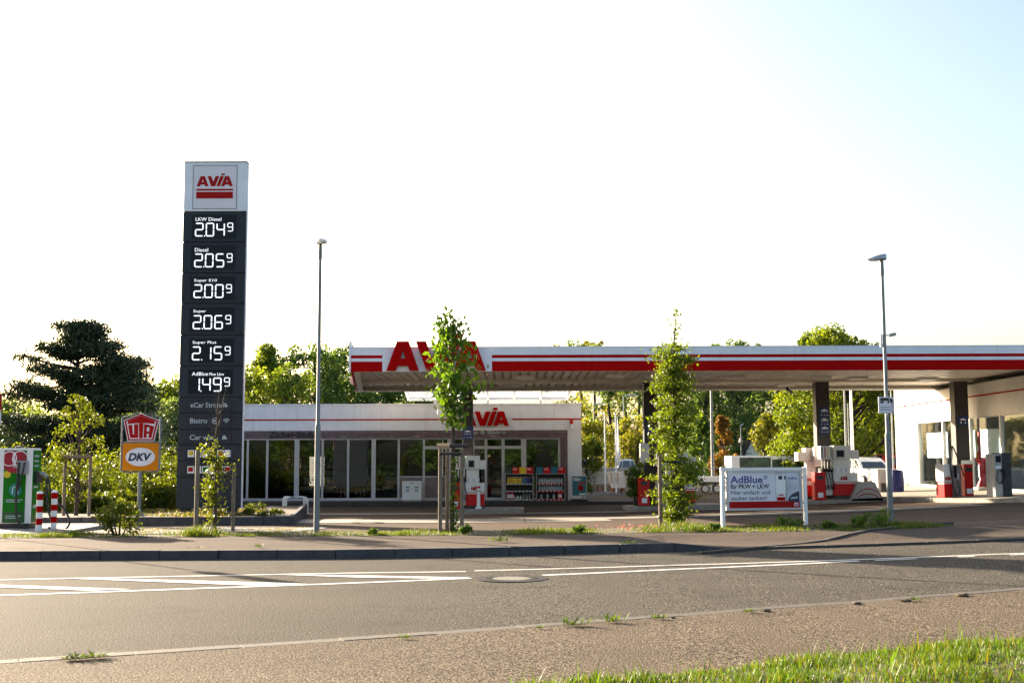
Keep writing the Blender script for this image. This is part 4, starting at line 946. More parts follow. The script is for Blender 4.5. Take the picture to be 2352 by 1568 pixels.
# ================================================================== FUEL CARD SIGN (pentagon and orange plate)
UY = 32.2; ub = P(320, 1185, UY)
usg = thing('fuel_card_sign', 'red pentagon sign above an orange plate on a grey post', 'sign', ub)
ux = lambda px, py=1000: PX(px, UY, py) - ub.x
uz = lambda py: P(322, py, UY).z - ub.z
xl, xr_ = ux(279, 1040), ux(368, 1000); xm = (xl + xr_) / 2; hwid = (xr_ - xl) / 2
zb0, zb1, zmid, ztop, zsh = uz(1083), uz(1018), uz(1015), uz(945), uz(959)
m = MB(); r_ = .028
m.tube([(xl, 0, zsh), (xl, 0, zb0 + .06), (xl + .06, 0, zb0), (xr_ - .06, 0, zb0), (xr_, 0, zb0 + .06), (xr_, 0, zsh), (xm, 0, ztop), (xl, 0, zsh)], r_, 8); m.tube([(xl, 0, zmid), (xr_, 0, zmid)], .018, 8); m.build('frame', 'galvanised', usg, smooth=True)
m = MB(); m.tube([(xm, 0, 0), (xm, 0, zb0)], .055, 12); m.build('post', 'galvanised', usg, smooth=True)
m = MB(); m.box(xm - .16, xm + .16, -.16, .16, 0, .03); m.hexa([(xm - .13, -.012, .03), (xm + .13, -.012, .03), (xm + .13, .012, .03), (xm - .13, .012, .03)], [(xm - .05, -.01, .2), (xm + .05, -.01, .2), (xm + .05, .01, .2), (xm - .05, .01, .2)]); m.build('foot_plate', 'galvanised', usg)
m = MB(); m.box(xl + .03, xr_ - .03, -.012, .012, zb0 + .035, zmid - .025, 0); m.build('orange_plate', 'sign_orange', usg, bevel=.006)
zc = (zb0 + zmid) / 2; hz_ = zmid - zb0
for sgn, bk in ((-1, False), (1, True)):
    m = MB(); m.prism([(xm + hwid * .77 * math.cos(2 * math.pi * k / 28), zc + hz_ * .31 * math.sin(2 * math.pi * k / 28)) for k in range(28)], .004, -.018 if sgn < 0 else .014); m.build('white_oval', 'sign_pale', usg)
    text('DKV', hwid * 1.24, hz_ * .27, 0.0, 'lettering', 'navy', usg, (xm - hwid * .64 if sgn < 0 else xm + hwid * .62, -.022 if sgn < 0 else .022, zc - hz_ * .135), bold=.045, shear=.25, back=bk)
    sc = 1.0; zp0 = zmid + .03; zp1 = ztop - .045
    def pent(k, y, mt, nm):
        xb = hwid * .70; xt = hwid * .93; zmid_ = zp0 + (zp1 - zp0) * .75; cx_ = xm; cz_ = (zp0 + zp1) / 2 - .02
        pts = [(xm - xb, zp0), (xm + xb, zp0), (xm + xt, zmid_), (xm, zp1), (xm - xt, zmid_)]
        q = [(cx_ + (p[0] - cx_) * k, cz_ + (p[1] - cz_) * k) for p in pts]
        m = MB(); m.prism(q, .003, y); m.build(nm, mt, usg)
    Y0 = lambda k: (-.010 - .004 * k) if sgn < 0 else (.007 + .004 * k)
    pent(1.0, Y0(0), 'sign_pale', 'pentagon_plate'); pent(.95, Y0(1), 'sign_red', 'pentagon_border'); pent(.84, Y0(2), 'sign_pale', 'pentagon_ground')
    k = .76; cz_ = (zp0 + zp1) / 2 - .02; W = hwid * .93; Hh = zp1 - zp0
    X = lambda u: xm + W * u * k * sgn * -1
    Z = lambda v: cz_ + (zp0 + Hh * v - cz_) * k
    y = Y0(3); m = MB()
    def pr(pts): 
        q = [(X(u), Z(v)) for u, v in pts]; m.prism(q if sgn < 0 else q[::-1], .003, y)
    # T with roof-shaped bar, U and A tucked under it
    pr([(-.13, -.02), (.13, -.02), (.17, .70), (-.17, .70)]); pr([(-1.0, .80), (-1.0, .66), (-.17, .703), (.17, .703), (1.0, .66), (1.0, .80), (0, 1.05)])
    pr([(-.97, .60), (-.84, .17), (-.60, .17), (-.66, .63)]); pr([(-.84, .167), (-.78, .0), (-.2, .0), (-.2, .167)]); pr([(-.5, .17), (-.2, .17), (-.22, .66), (-.53, .64)])
    pr([(.2, 0), (.43, 0), (.43, .64), (.22, .66)]); pr([(.56, 0), (.79, 0), (.97, .55), (.64, .6)]); pr([(.435, .2), (.615, .2), (.625, .3), (.435, .3)]); pr([(.435, .5), (.635, .5), (.64, .61), (.435, .64)])
    m.build('emblem', 'sign_red', usg)

# ================================================================== CHARGER, BOLLARDS
CYY = 30.0; cb = P(38, 1202, CYY)
x0 = PX(-14, CYY, 1110) - cb.x; x1 = PX(73, CYY, 1110) - cb.x; H = P(38, 1029, CYY).z - cb.z
chg = thing('charging_station', 'green and white electric car charger with black cables', 'charger', (cb.x, CYY, cb.z - .12))
m = MB(); m.box(x0 + .06, x1 - .06, .06, .5, 0, .12); m.build('plinth', 'column_grey', chg)
dd = .55
m = MB(); m.box(x0, x1, 0, dd, .12, H + .12); m.build('cabinet', 'plastic_white', chg, bevel=.02)
gx0, gx1 = x0 + .24, x1 - .15
m = MB(); m.box(gx0, gx1, -.008, .004, .42, H + .07, 0); m.box(gx0, gx1, -.008, .004, .14, .417, 1); m.build('front_graphic', ['charger_green', 'deep_green'], chg)
m = MB(); m.box(x1 - .004, x1 + .008, .03, dd - .03, .3, H + .07, 0); m.box(x1 - .004, x1 + .008, .03, dd - .03, .14, .297, 1); m.build('side_graphic', ['charger_green', 'deep_green'], chg)
def disc(cx_, cz_, r_, mt, nm, y, hole=0, parent=chg, clip=None):
    m = MB(); n = 30
    for k in range(n):
        a0 = 2 * math.pi * k / n; a1 = 2 * math.pi * (k + 1) / n
        f = lambda x, z: (min(max(x, clip[0]), clip[1]), min(z, clip[2])) if clip else (x, z)
        m.prism([f(cx_ + hole * math.cos(a), cz_ + hole * math.sin(a)) for a in (a1, a0)] + [f(cx_ + r_ * math.cos(a), cz_ + r_ * math.sin(a)) for a in (a0, a1)], .002, y)
    return m.build(nm, mt, parent)
ccx = (gx0 + gx1) / 2 - .02; ccz = H - .17; cl = (gx0, gx1, H + .06)
disc(ccx, ccz, .33, 'charger_red', 'red_circle', -.0125, clip=cl); disc(ccx - .17, ccz - .36, .09, 'yellow', 'yellow_dot', -.0115, clip=cl)
for (a, r_) in ((-.13, .19), (.14, .2)):
    disc(ccx + a, ccz + .03, r_, 'label_white', 'white_ring', -.016, r_ - .022, clip=cl)
for k in range(4):
    m = MB(); m.tube([(ccx - .05 + .03 * k, -.015, ccz + .2), (ccx + .02 - .02 * k, -.015, ccz), (ccx - .02 + .04 * k, -.015, ccz - .2)], .007, 5); m.build('swirl_line', 'label_white', chg)
disc(ccx + .05, .95, .16, 'teal', 'teal_circle', -.0125); 
m = MB(); m.tube([(ccx - .02, -.016, .86), (ccx - .02, -.016, .98), (ccx + .01, -.016, 1.03), (ccx + .09, -.016, 1.03), (ccx + .12, -.016, .98), (ccx + .12, -.016, .86)], .012, 5); m.build('plug_symbol', 'label_white', chg)
for z, w_ in ((.70, .42), (.65, .36), (.3, .4), (.25, .34)): m = MB(); m.box(ccx - .18, ccx - .18 + w_, -.011, -.0085, z, z + .022); m.build('print_line', 'label_grey', chg)
for z, h_ in ((H - .1, .05), (H - .22, .04), (H - .34, .04), (1.0, .05), (.5, .08)): m = MB(); m.box(x1 + .009, x1 + .012, .1, .38, z, z + h_); m.build('print_line', 'label_grey', chg)
m = MB(); m.box(ccx + .08, ccx + .36, -.06, -.013, ccz - .36, ccz - .02); m.build('cable_holster', 'plastic_grey', chg, bevel=.02)
m = MB(); m.tube(spline([(ccx + .14, -.08, ccz - .06), (ccx + .13, -.1, 1.2), (ccx + .12, -.12, .6), (ccx + .2, -.16, .2), (ccx + .5, -.24, -.02), (ccx + .95, -.28, -.06)]), .03, 8); m.tube(spline([(ccx + .28, -.08, ccz - .06), (ccx + .25, -.1, 1.4), (ccx + .16, -.12, .95)]), .022, 8); m.build('cable', 'rubber', chg, smooth=True)
m = MB(); m.box(x1 + .01, x1 + .12, .1, .4, 1.12, 1.42); m.build('socket_box', 'black_plastic', chg, bevel=.02)
m = MB(); m.tube([(x1 + .1, .2, 1.36), (x1 + .24, .15, 1.36), (x1 + .36, .1, 1.26)], [.04, .045, .03], 8); m.build('plug', 'plastic_grey', chg, smooth=True)
m = MB(); m.tube(spline([(x1 + .34, .1, 1.28), (x1 + .36, .05, .9), (x1 + .45, 0, .4), (x1 + .6, -.05, .1), (x1 + .5, -.1, -.04), (x1 + .2, -.12, -.06), (x1 + .3, -.2, -.06), (x1 + .9, -.2, -.06)]), .027, 8); m.tube(spline([(x1 + .36, .1, 1.28), (x1 + .5, .05, .85), (x1 + .85, 0, .45), (x1 + 1.0, -.05, .15), (x1 + .9, -.12, -.03), (x1 + .7, -.16, -.05), (x1 + .5, -.1, .03)]), .027, 8); m.build('cable', 'rubber', chg, smooth=True)
m = MB(); m.lathe([(.08, 0), (.09, .05), (.02, .06)], 12); m.build('roof_knob', 'black_plastic', chg, loc=(ccx, .2, H + .12))
pbz = cb.z - .12
pad = struct(MB().hexa([(-18, 28.0, pbz - .3), (P(200, 1215, 28.6).x - .5, 28.0, pbz - .3), (P(215, 1200, 31).x, 32.5, pbz - .3), (-18, 32.5, pbz - .3)], [(-18, 28.0, pbz), (P(200, 1215, 28.6).x - .5, 28.0, pbz), (P(215, 1200, 31).x, 32.5, pbz), (-18, 32.5, pbz)]).build('charger_pad', 'light_kerb', bevel=.02))
def bollard(px, py, Y, label):
    b = P(px, py, Y); t = thing('striped_bollard', label, 'bollard', (b.x, Y, pbz), 0, 'red and white bollards')
    for k in range(6):
        m = MB(); m.lathe([(.075, .003 + .148 * k), (.075, .148 * (k + 1))], 16); m.build('band', 'plastic_white' if k % 2 == 0 else 'red_panel', t, smooth=True)
    m = MB(); m.lathe([(.078, .889), (.07, .93), (.03, .95)], 16); m.build('cap', 'plastic_white', t, smooth=True)
bollard(89, 1216, 28.9, 'red and white bollard nearer the charger cabinet'); bollard(123, 1206, 29.9, 'red and white bollard standing among the looped cables')

# ================================================================== LAMP POSTS
def lamp(base, H, label, yaw, col=0.36, extra=None, group='street lamps by the road', far=False):
    t = thing('street_lamp', label, 'street lamp', base, 0, group)
    m = MB(); m.tube([(0, 0, -.1), (0, 0, H * col)], [.068, .064], 14); m.build('base_tube', 'galvanised', t, smooth=True)
    m = MB(); m.tube([(0, 0, H * col), (0, 0, H * col + .05), (0, 0, H - .3)], [.064, .046, .036], 14); m.build('pole', 'galvanised', t, smooth=True)
    m = MB(); m.tube([(0, 0, H - .45), (0, 0, H - .3), (0, 0, H - .08)], [.046, .046, .04], 12); m.build('collar', 'galvanised', t, smooth=True)
    # shallow shell-shaped head
    v = []; f = []; n = 14; rings = 7
    for i in range(rings):
        u = i / (rings - 1); x = -.09 + .43 * u; w_ = .12 * math.sin(math.pi * (0.25 + .72 * u)) + .012; zt = .10 - .10 * u * u
        for k in range(n):
            a = 2 * math.pi * k / n; yy = w_ * math.cos(a); zz = math.sin(a); v.append((x, yy, H + (zt * zz + .02 if zz > 0 else -.035 * abs(zz) * (1 - .4 * u)) - .05 + (-.03 * u)))
    for i in range(rings - 1):
        for k in range(n): f.append((i * n + k, i * n + (k + 1) % n, (i + 1) * n + (k + 1) % n, (i + 1) * n + k))
    f += [tuple(range(n)), tuple(range((rings - 1) * n, rings * n))]
    m = MB(); m.add(v, f); hd = m.build('lamp_head', 'steel', t, smooth=True, rot=yaw)
    m = MB(); m.box(.08, .28, -.07, .07, H - .1, H - .092); o = m.build('lens', 'plastic_white', t); o.rotation_euler.z = yaw
    return t
lb = G(727, 1223, KH); LH = P(737, 552, lb.y).z - lb.z
lamp((lb.x, lb.y, gz(lb.x, lb.y)), LH, 'grey street lamp beside the price pylon', R(-60))
lb = G(2046, 1204, KH); LH2 = P(2020, 590, lb.y).z - lb.z; LR = lb
lr = lamp((lb.x, lb.y, gz(lb.x, lb.y)), LH2, 'grey street lamp carrying the truck entrance sign', R(180), col=.33)
zf = P(2030, 769, lb.y).z - gz(lb.x, lb.y)
m = MB(); m.tube([(.05, 0, zf - .02), (.13, 0, zf + .01)], .02, 8); m.hexa([(.1, -.09, zf - .05), (.26, -.09, zf - .02), (.26, .09, zf - .02), (.1, .09, zf - .05)], [(.1, -.09, zf + .02), (.24, -.09, zf + .05), (.24, .09, zf + .05), (.1, .09, zf + .02)]); m.build('floodlight', 'plastic_grey', lr)
m = MB(); m.box(-.1, -.06, -.03, .03, zf - .28, zf + .02); m.build('pole_box', 'warm_white', lr)
# truck entrance sign
SYY = lb.y - .1; a = P(2018, 949, SYY); b = P(2053, 911, SYY)
t = thing('truck_entrance_sign', 'small white sign with black truck and arrow on the lamp post', 'sign', (a.x, SYY, a.z))
w_ = b.x - a.x; h_ = b.z - a.z
m = MB(); m.box(0, w_, -.01, .01, 0, h_); m.build('plate', 'sign_pale', t, bevel=.008)
m = MB()
for q in ((0.012, w_ - .012, .012, .02), (.012, w_ - .012, h_ - .02, h_ - .012), (.012, .02, .02, h_ - .02), (w_ - .02, w_ - .012, .02, h_ - .02)): m.box(q[0], q[1], -.0125, -.0105, q[2], q[3])
m.build('border', 'label_grey', t)
m = MB(); m.box(w_ * .13, w_ * .68, -.014, -.0105, h_ * .76, h_ * .93); m.prism([(w_ * .72, h_ * .72), (w_ * .92, h_ * .72), (w_ * .92, h_ * .82), (w_ * .86, h_ * .9), (w_ * .72, h_ * .9)], .0035, -.014)
for x in (.18, .28, .64, .84): m.prism([(w_ * x + .026 * math.cos(2 * math.pi * k / 12), h_ * .68 + .026 * math.sin(2 * math.pi * k / 12)) for k in range(12)], .0035, -.014)
m.build('truck_symbol', 'black_letter', t)
m = MB(); m.box(w_ * .12, w_ * .88, -.0138, -.0105, h_ * .375, h_ * .40); m.box(w_ * .86, w_ * .88, -.0138, -.0105, h_ * .402, h_ * .52); m.prism([(w_ * .81, h_ * .52), (w_ * .93, h_ * .52), (w_ * .87, h_ * .58)], .003, -.0138); m.build('arrow', 'black_letter', t)
text('LKW-Einfahrt', w_ * .78, h_ * .1, 0, 'lettering', 'navy', t, (w_ * .11, -.012, h_ * .19), bold=.01)
m = MB(); m.box(w_ * .84, w_ * .94, -.013, -.0105, h_ * .08, h_ * .1); m.box(w_ * .84, w_ * .94, -.013, -.0105, h_ * .115, h_ * .14); m.build('emblem', 'sign_red', t)
for z in (.25, .75): m = MB(); m.box(w_ * .3, w_ * .7, .012, .05, h_ * z, h_ * z + .03); m.build('clamp', 'galvanised', t)

# ================================================================== BILLBOARD
ba = G(1661, 1212, KH); bc = G(1849, 1210, KH); bc = Vector((bc.x, ba.y + .55, 0)); bc.x = PX(1849, bc.y, 1150)
yaw = math.atan2(bc.y - ba.y, bc.x - ba.x); BW = (bc.xy - ba.xy).length
bz = gz(ba.x, ba.y); bb = thing('billboard', 'white framed billboard advertising fluid for cars and trucks', 'billboard', (ba.x, ba.y, bz), yaw)
BH = P(1660, 1073, ba.y).z - bz; zp0 = P(1664, 1172, ba.y).z - bz; zp1 = P(1664, 1080, ba.y).z - bz
for x in (0, BW): m = MB(); m.box(x - .043, x + .043, -.043, .043, -.3, BH); m.build('post', 'plastic_white', bb, bevel=.006)
m = MB(); m.box(.053, BW - .053, -.03, .03, BH - .07, BH - .005); m.build('top_bar', 'plastic_white', bb)
q0, q1 = .09, BW - .09
m = MB(); m.box(q0 + .05, q1 - .05, -.02, .02, zp0 + .05, zp1 - .05); m.build('board', 'sign_pale', bb)
m = MB(); e = .048
for q in ((q0, q1, zp1 - e, zp1), (q0, q1, zp0, zp0 + e), (q0, q0 + e, zp0 + e, zp1 - e), (q1 - e, q1, zp0 + e, zp1 - e)): m.box(q[0], q[1], -.04, .04, q[2], q[3])
m.build('frame', 'aluminium', bb)
for x in (.052, BW - .09):
    for z in (zp0 + .15, zp1 - .2): m = MB(); m.box(x, x + .038, -.02, .02, z, z + .05); m.build('bracket', 'steel', bb)
bx0, bx1, bz0, bz1 = q0 + .052, q1 - .052, zp0 + .052, zp1 - .052; bw_ = bx1 - bx0; bh_ = bz1 - bz0
U = lambda u: bx0 + bw_ * u
Vv = lambda v: bz0 + bh_ * v
def flat(u0, u1, v0, v1, mt, nm, y=-.023): m = MB(); m.box(U(u0), U(u1), y, -.0205, Vv(v0), Vv(v1)); return m.build(nm, mt, bb)
flat(.01, .995, .0, .185, 'sign_red', 'red_stripe')
flat(.655, .995, .188, 1, 'ad_photo', 'photo_ground')
text('AdBlue', bw_ * .45, bh_ * .205, 0, 'headline', 'ad_blue', bb, (U(.03), -.0225, Vv(.70)), bold=.022)
disc(U(.52), Vv(.865), bh_ * .06, 'ad_blue', 'registered_ring', -.0235, bh_ * .048, parent=bb); text('R', bh_ * .05, bh_ * .062, 0, 'registered_mark', 'ad_blue', bb, (U(.52) - bh_ * .025, -.0225, Vv(.835)), bold=.01)
text('für PKW + LKW', bw_ * .54, bh_ * .13, 0, 'ad_text', 'black_letter', bb, (U(.03), -.0225, Vv(.545)), bold=.025)
text('Hier einfach und', bw_ * .545, bh_ * .115, 0, 'ad_text', 'black_letter', bb, (U(.035), -.0225, Vv(.385)), bold=.004)
text('sauber tanken!', bw_ * .495, bh_ * .115, 0, 'ad_text', 'black_letter', bb, (U(.035), -.0225, Vv(.225)), bold=.004)
flat(.665, .80, .42, .93, 'plastic_white', 'printed_pump', -.0245); flat(.70, .755, .80, .905, 'navy', 'printed_screen', -.026); flat(.675, .79, .20, .30, 'red_panel', 'printed_pump_base', -.0245); flat(.675, .79, .302, .418, 'plastic_white', 'printed_pump', -.0245); flat(.80, .815, .19, .9, 'plastic_grey', 'printed_hose', -.0255); flat(.78, .80, .80, .9, 'navy', 'printed_screen', -.026)
avia(bb, (U(.69), -.0246, Vv(.335)), bw_ * .08, bh_ * .045, .002, 'red_letter', 'printed_logo', split=False)
text('AdBlue', bw_ * .13, bh_ * .075, 0, 'photo_text', 'ad_blue', bb, (U(.835), -.0242, Vv(.80)), bold=.02, shear=.1)
m = MB(); m.prism([(U(.83), Vv(.17)), (U(.99), Vv(.17)), (U(.99), Vv(.47)), (U(.93), Vv(.43)), (U(.87), Vv(.35)), (U(.84), Vv(.27))], .002, -.0246); m.build('printed_car', 'navy', bb)
m = MB(); m.prism([(U(.86), Vv(.24)), (U(.96), Vv(.26)), (U(.97), Vv(.31)), (U(.88), Vv(.3))], .002, -.0266); m.build('printed_car_grille', 'label_grey', bb)
flat(.915, .975, .035, .135, 'sign_pale', 'corner_logo', -.0255); flat(.92, .97, .045, .06, 'sign_red', 'corner_logo_bar', -.028); avia(bb, (U(.92), -.0258, Vv(.075)), bw_ * .05, bh_ * .03, .002, 'red_letter', 'corner_logo_letters', split=False)
# ================================================================== SHOP FRONT FURNITURE
FZ = ZW - .01
def bottle_mesh(name, mt, r, h, cap='plastic_white'):
    m = MB(); m.lathe([(r * .95, 0), (r, h * .05), (r, h * .62), (r * .35, h * .82), (r * .35, h * .9)], 8, 0); m.lathe([(r * .4, h * .9), (r * .4, h)], 8, 1)
    return m.mesh(name, [mt, cap])
def can_mesh(name, mt, w_, d, h):
    m = MB(); m.box(-w_, w_, -d, d, 0, h * .8, 0); m.hexa([(-w_, -d, h * .8), (w_, -d, h * .8), (w_, d, h * .8), (-w_, d, h * .8)], [(-w_ * .5, -d * .5, h), (w_ * .3, -d * .5, h), (w_ * .3, d * .5, h), (-w_ * .5, d * .5, h)], 0); m.box(-w_ * .7, w_ * .7, -d - .004, -d - .001, h * .15, h * .55, 1)
    return m.mesh(name, [mt, 'label_white'])
BM = {k: bottle_mesh('bottle', *a) for k, a in dict(y=('yellow', .07, .3), b=('car_blue', .065, .3), p=('ad_blue', .06, .28), g=('plastic_grey', .05, .24), w=('label_grey', .055, .25, 'plastic_grey'), s=('plastic_white', .045, .17)).items()}
CM = dict(r=can_mesh('canister', 'red_paint', .11, .12, .38), w=can_mesh('canister', 'plastic_white', .13, .12, .34))
seq = {}
def goods(me, nm, loc, base, cat, grp):
    o = link(nm, me, None, loc); tag(o, base, cat, grp)
def rack(px0, px1, label, rows, lab2):
    x0 = sx(px0); x1 = sx(px1); w_ = x1 - x0; H = 1.42; yy = SY - .95
    t = thing('display_rack', label, 'display rack', (x0, yy, FZ), 0, 'display racks before the shop')
    for x in (0, w_ - .04):
        m = MB(); m.box(x, x + .04, 0, .5, 0, 1.02); m.hexa([(x, 0, 1.023), (x + .04, 0, 1.023), (x + .04, .5, 1.023), (x, .5, 1.023)], [(x, .18, 1.16), (x + .04, .18, 1.16), (x + .04, .5, 1.16), (x, .5, 1.16)]); m.build('side_panel', 'plastic_grey', t)
    m = MB(); m.box(.04, w_ - .04, .46, .5, .05, 1.16); m.build('back_panel', 'interior_dark', t)
    for z in (.05, .42, .73):
        m = MB(); m.box(.045, w_ - .045, .02, .455, z, z + .03); b = m.build('shelf_board', 'plastic_grey', t)
        m = MB(); m.box(.05, w_ - .05, .008, .018, z - .02, z + .035); m.build('price_rail', 'red_paint' if 'clear' in label else 'plastic_grey', b)
        for k in range(7): m = MB(); m.box(.1 + k * w_ / 7.5, .17 + k * w_ / 7.5, .002, .006, z - .012, z + .027); m.build('price_tag', 'label_white', b)
    m = MB(); m.box(0, w_, .1, .46, 1.163, 1.2); m.build('top_board', 'plastic_grey', t)
    for k in range(4):
        a = w_ * k / 4 + .01; b = w_ * (k + 1) / 4 - .01
        m = MB(); m.hexa([(a, .1, 1.203), (b, .1, 1.203), (b, .12, 1.203), (a, .12, 1.203)], [(a, .2, 1.48), (b, .2, 1.48), (b, .22, 1.48), (a, .22, 1.48)]); o = m.build('header_card', 'red_paint' if k % 2 else ('poster_blue' if 'clear' in label else ['mural_green', '', 'yellow'][k]), t)
        if k % 2:
            for z in (.16, .2, .24): m = MB(); yq = .1 + z * .1 / .28; m.box(a + .03, b - .08, .1 + z / 2.8 - .006, .1 + z / 2.8 - .003, 1.203 + z - .012, 1.203 + z); m.build('print_line', 'label_white', o)
    for z, items in rows:
        n = len(items)
        for k, c in enumerate(items):
            x = x0 + .1 + (w_ - .2) * (k + .5) / n
            if c in BM: goods(BM[c], 'bottle', (x, yy + .16 + rnd.uniform(-.02, .02), FZ + z), {'y': 'yellow bottle on the top shelf of the left display rack', 'b': 'blue bottle on the top shelf of the left display rack', 'p': 'dark blue bottle on the top shelf of the left display rack', 'g': 'small dark bottle on the bottom shelf of the left display rack', 's': 'small white bottle on the bottom shelf of the left display rack', 'w': 'grey bottle in the rows of the right display rack'}[c], 'bottle', 'bottles on the left display rack' if c != 'w' else 'grey bottles on the right display rack')
            elif c in CM: goods(CM[c], 'canister', (x, yy + .2, FZ + z), {'r': 'red canister on the bottom shelf of ' + lab2, 'w': 'white canister on the bottom shelf of ' + lab2}[c], 'canister', 'canisters on ' + lab2)
rack(1160, 1224, 'grey display rack with yellow and blue bottles beside the shop door', [(.763, list('yyyyyybbpp')), (.083, list('rrsssggg'))], 'the left display rack')
rack(1230, 1296, 'grey display rack with rows of clear bottles at the shop corner', [(.763, list('wwwwwwwwww')), (.453, list('wwwwwwwwww')), (.083, list('wwwr'))], 'the right display rack')
t = thing('chest_freezer', 'white chest freezer standing before the shop window', 'freezer', (sx(950.5), SY - .75, FZ))
m = MB(); m.box(-.42, .42, -.3, .3, .06, .8); m.build('cabinet', 'plastic_white', t, bevel=.02)
m = MB(); m.box(-.43, .43, -.31, .31, .803, .88); m.build('lid', 'plastic_white', t, bevel=.02)
m = MB(); m.box(-.38, .38, -.26, .26, 0, .06); m.build('base', 'plastic_grey', t)
m = MB(); m.box(-.08, .08, -.33, -.312, .8, .83); m.build('handle', 'plastic_grey', t)
for x in (-.26, .13):
    for z in (.44, .52, .6): m = MB(); m.box(x, x + .16, -.306, -.302, z, z + .05); m.build('sticker', 'poster_blue' if z != .52 else 'label_grey', t)
t = thing('poster_stand', 'blue advertising poster stand at the shop corner', 'poster stand', (sx(1327), SY - 1.1, FZ), R(-6))
m = MB(); m.box(-.38, .38, -.22, .22, 0, .1); m.build('base', 'black_plastic', t, bevel=.03)
for x in (-.24, .24): m = MB(); m.box(x - .025, x + .025, -.03, .03, .1, .22); m.build('spring_foot', 'steel', t)
m = MB(); m.box(-.3, .3, -.02, .02, .25, 1.07); m.build('poster', 'poster_blue', t)
m = MB()
for q in ((-.33, .33, 1.07, 1.1), (-.33, .33, .22, .25), (-.33, -.302, .25, 1.07), (.302, .33, .25, 1.07)): m.box(q[0], q[1], -.03, .03, q[2], q[3])
m.build('frame', 'aluminium', t)
m = MB(); m.prism([(-.05, .74), (.28, .78), (.28, .84), (-.05, .81)], .002, -.0245); m.build('red_flash', 'red_paint', t)
disc(.05, .57, .13, 'sign_red', 'red_picture', -.0245, parent=t)
for z, w_ in ((.98, .25), (.93, .36), (.88, .3)): m = MB(); m.box(-.26, -.26 + w_, -.024, -.0205, z, z + .03); m.build('print_line', 'label_white', t)
m = MB(); m.box(.0, .28, -.024, -.0205, .27, .34); m.build('corner_logo', 'label_white', t)
# bicycle hoops
for k in range(3):
    q = P(682 - 4 * k, 1165 - 3 * k, 45.0 + .45 * k); z = gz(q.x, q.y)
    m = MB(); w_ = .4 
    pts = [(-w_, 0, -.1), (-w_, 0, .5)] + [(-w_ + .12 - .12 * math.cos(a), 0, .5 + .12 * math.sin(a)) for a in (R(30), R(60), R(90))] + [(w_ - .12 + .12 * math.sin(a), 0, .5 + .12 * math.cos(a)) for a in (0, R(30), R(60), R(90))] + [(w_, 0, -.1)]
    m.tube(pts, .028, 10); o = m.build('bicycle_stand', 'plastic_white', None, smooth=True, loc=(q.x, q.y, z)); tag(o, ['nearest of the three white bicycle hoops before the shop', 'middle one of the three white bicycle hoops', 'farthest of the three white bicycle hoops, closest to the shop'][k], 'bicycle stand', 'bicycle hoops before the shop')

# ================================================================== VEGETATION
def leaves(pts, size, rs, droop=0.0, w=.55, flat_=0.0):
    n = len(pts); a = rs.normal(size=(n, 3)); a[:, 2] -= droop; a /= np.linalg.norm(a, axis=1)[:, None] + 1e-9
    b = rs.normal(size=(n, 3)); b[:, 2] *= (1 - flat_); b -= (b * a).sum(1)[:, None] * a; b /= np.linalg.norm(b, axis=1)[:, None] + 1e-9
    s = size * rs.uniform(.6, 1.25, n)[:, None]
    return np.stack([pts - a * s * .5, pts + b * s * w * .5 - a * s * .05, pts + a * s * .5, pts - b * s * w * .5 - a * s * .05], 1)
def clumps_pts(cl, rad, per, rs, shell=.5):
    out = []
    for c, r_ in zip(cl, rad):
        d = rs.normal(size=(per, 3)); d /= np.linalg.norm(d, axis=1)[:, None]; out.append(np.array(c) + d * (r_ * rs.uniform(shell * .6, 1, per) ** .6)[:, None])
    return np.concatenate(out)
def tree(name, label, base, H, prof, z0, ncl, per, leaf, clr, lm, seed, tr=.12, bark='bark', group=None, cat='tree', lean=0.0, droop=.3, limbs=1.0, squash=1.0, parent_pts=None, w=.6):
    rs = np.random.RandomState(seed); t = thing(name, label, cat, base, 0, group)
    cl = []; rad = []
    for i in range(ncl):
        u = rs.uniform(0, 1) if i % 5 else rs.uniform(.6, 1); r_ = prof(u); a = rs.uniform(0, 2 * math.pi); k = math.sqrt(rs.uniform(.05, 1))
        cl.append((r_ * k * math.cos(a) + lean * u * H * .2, r_ * k * math.sin(a), z0 + (H - z0) * u)); rad.append(clr * rs.uniform(.6, 1.3) * (0.55 + .45 * min(1, r_ / (prof(.4) + 1e-6))))
    pts = clumps_pts(cl, rad, per, rs)
    m = MB(); sway = [rs.uniform(-.03, .03) * H for _ in range(6)]
    m.tube([(0, 0, -.15)] + [(sway[i] * .4 + lean * (i / 5) * H * .2, sway[-i] * .3, z0 + (H * .93 - z0) * i / 5 if i else z0 * .5) for i in range(6)], [tr * 1.25] + [tr * (1 - .16 * i) for i in range(6)], 8)
    for i in range(int(ncl * limbs)):
        c = cl[i]; zs_ = max(z0 * .6, c[2] - (abs(c[0]) + abs(c[1])) * .8 - .2); fr = tr * .35 * (1 - .5 * c[2] / H)
        m.tube([(lean * max(0, zs_ - z0) * .2, 0, zs_), (c[0] * .5, c[1] * .5, (zs_ + c[2]) / 2 + .05 * H * .1), c], [fr, fr * .7, fr * .3], 5, cap=False)
    m.build('trunk', bark, t, smooth=True)
    quads('crown', leaves(pts, leaf, rs, droop, w), lm, t)
    return t
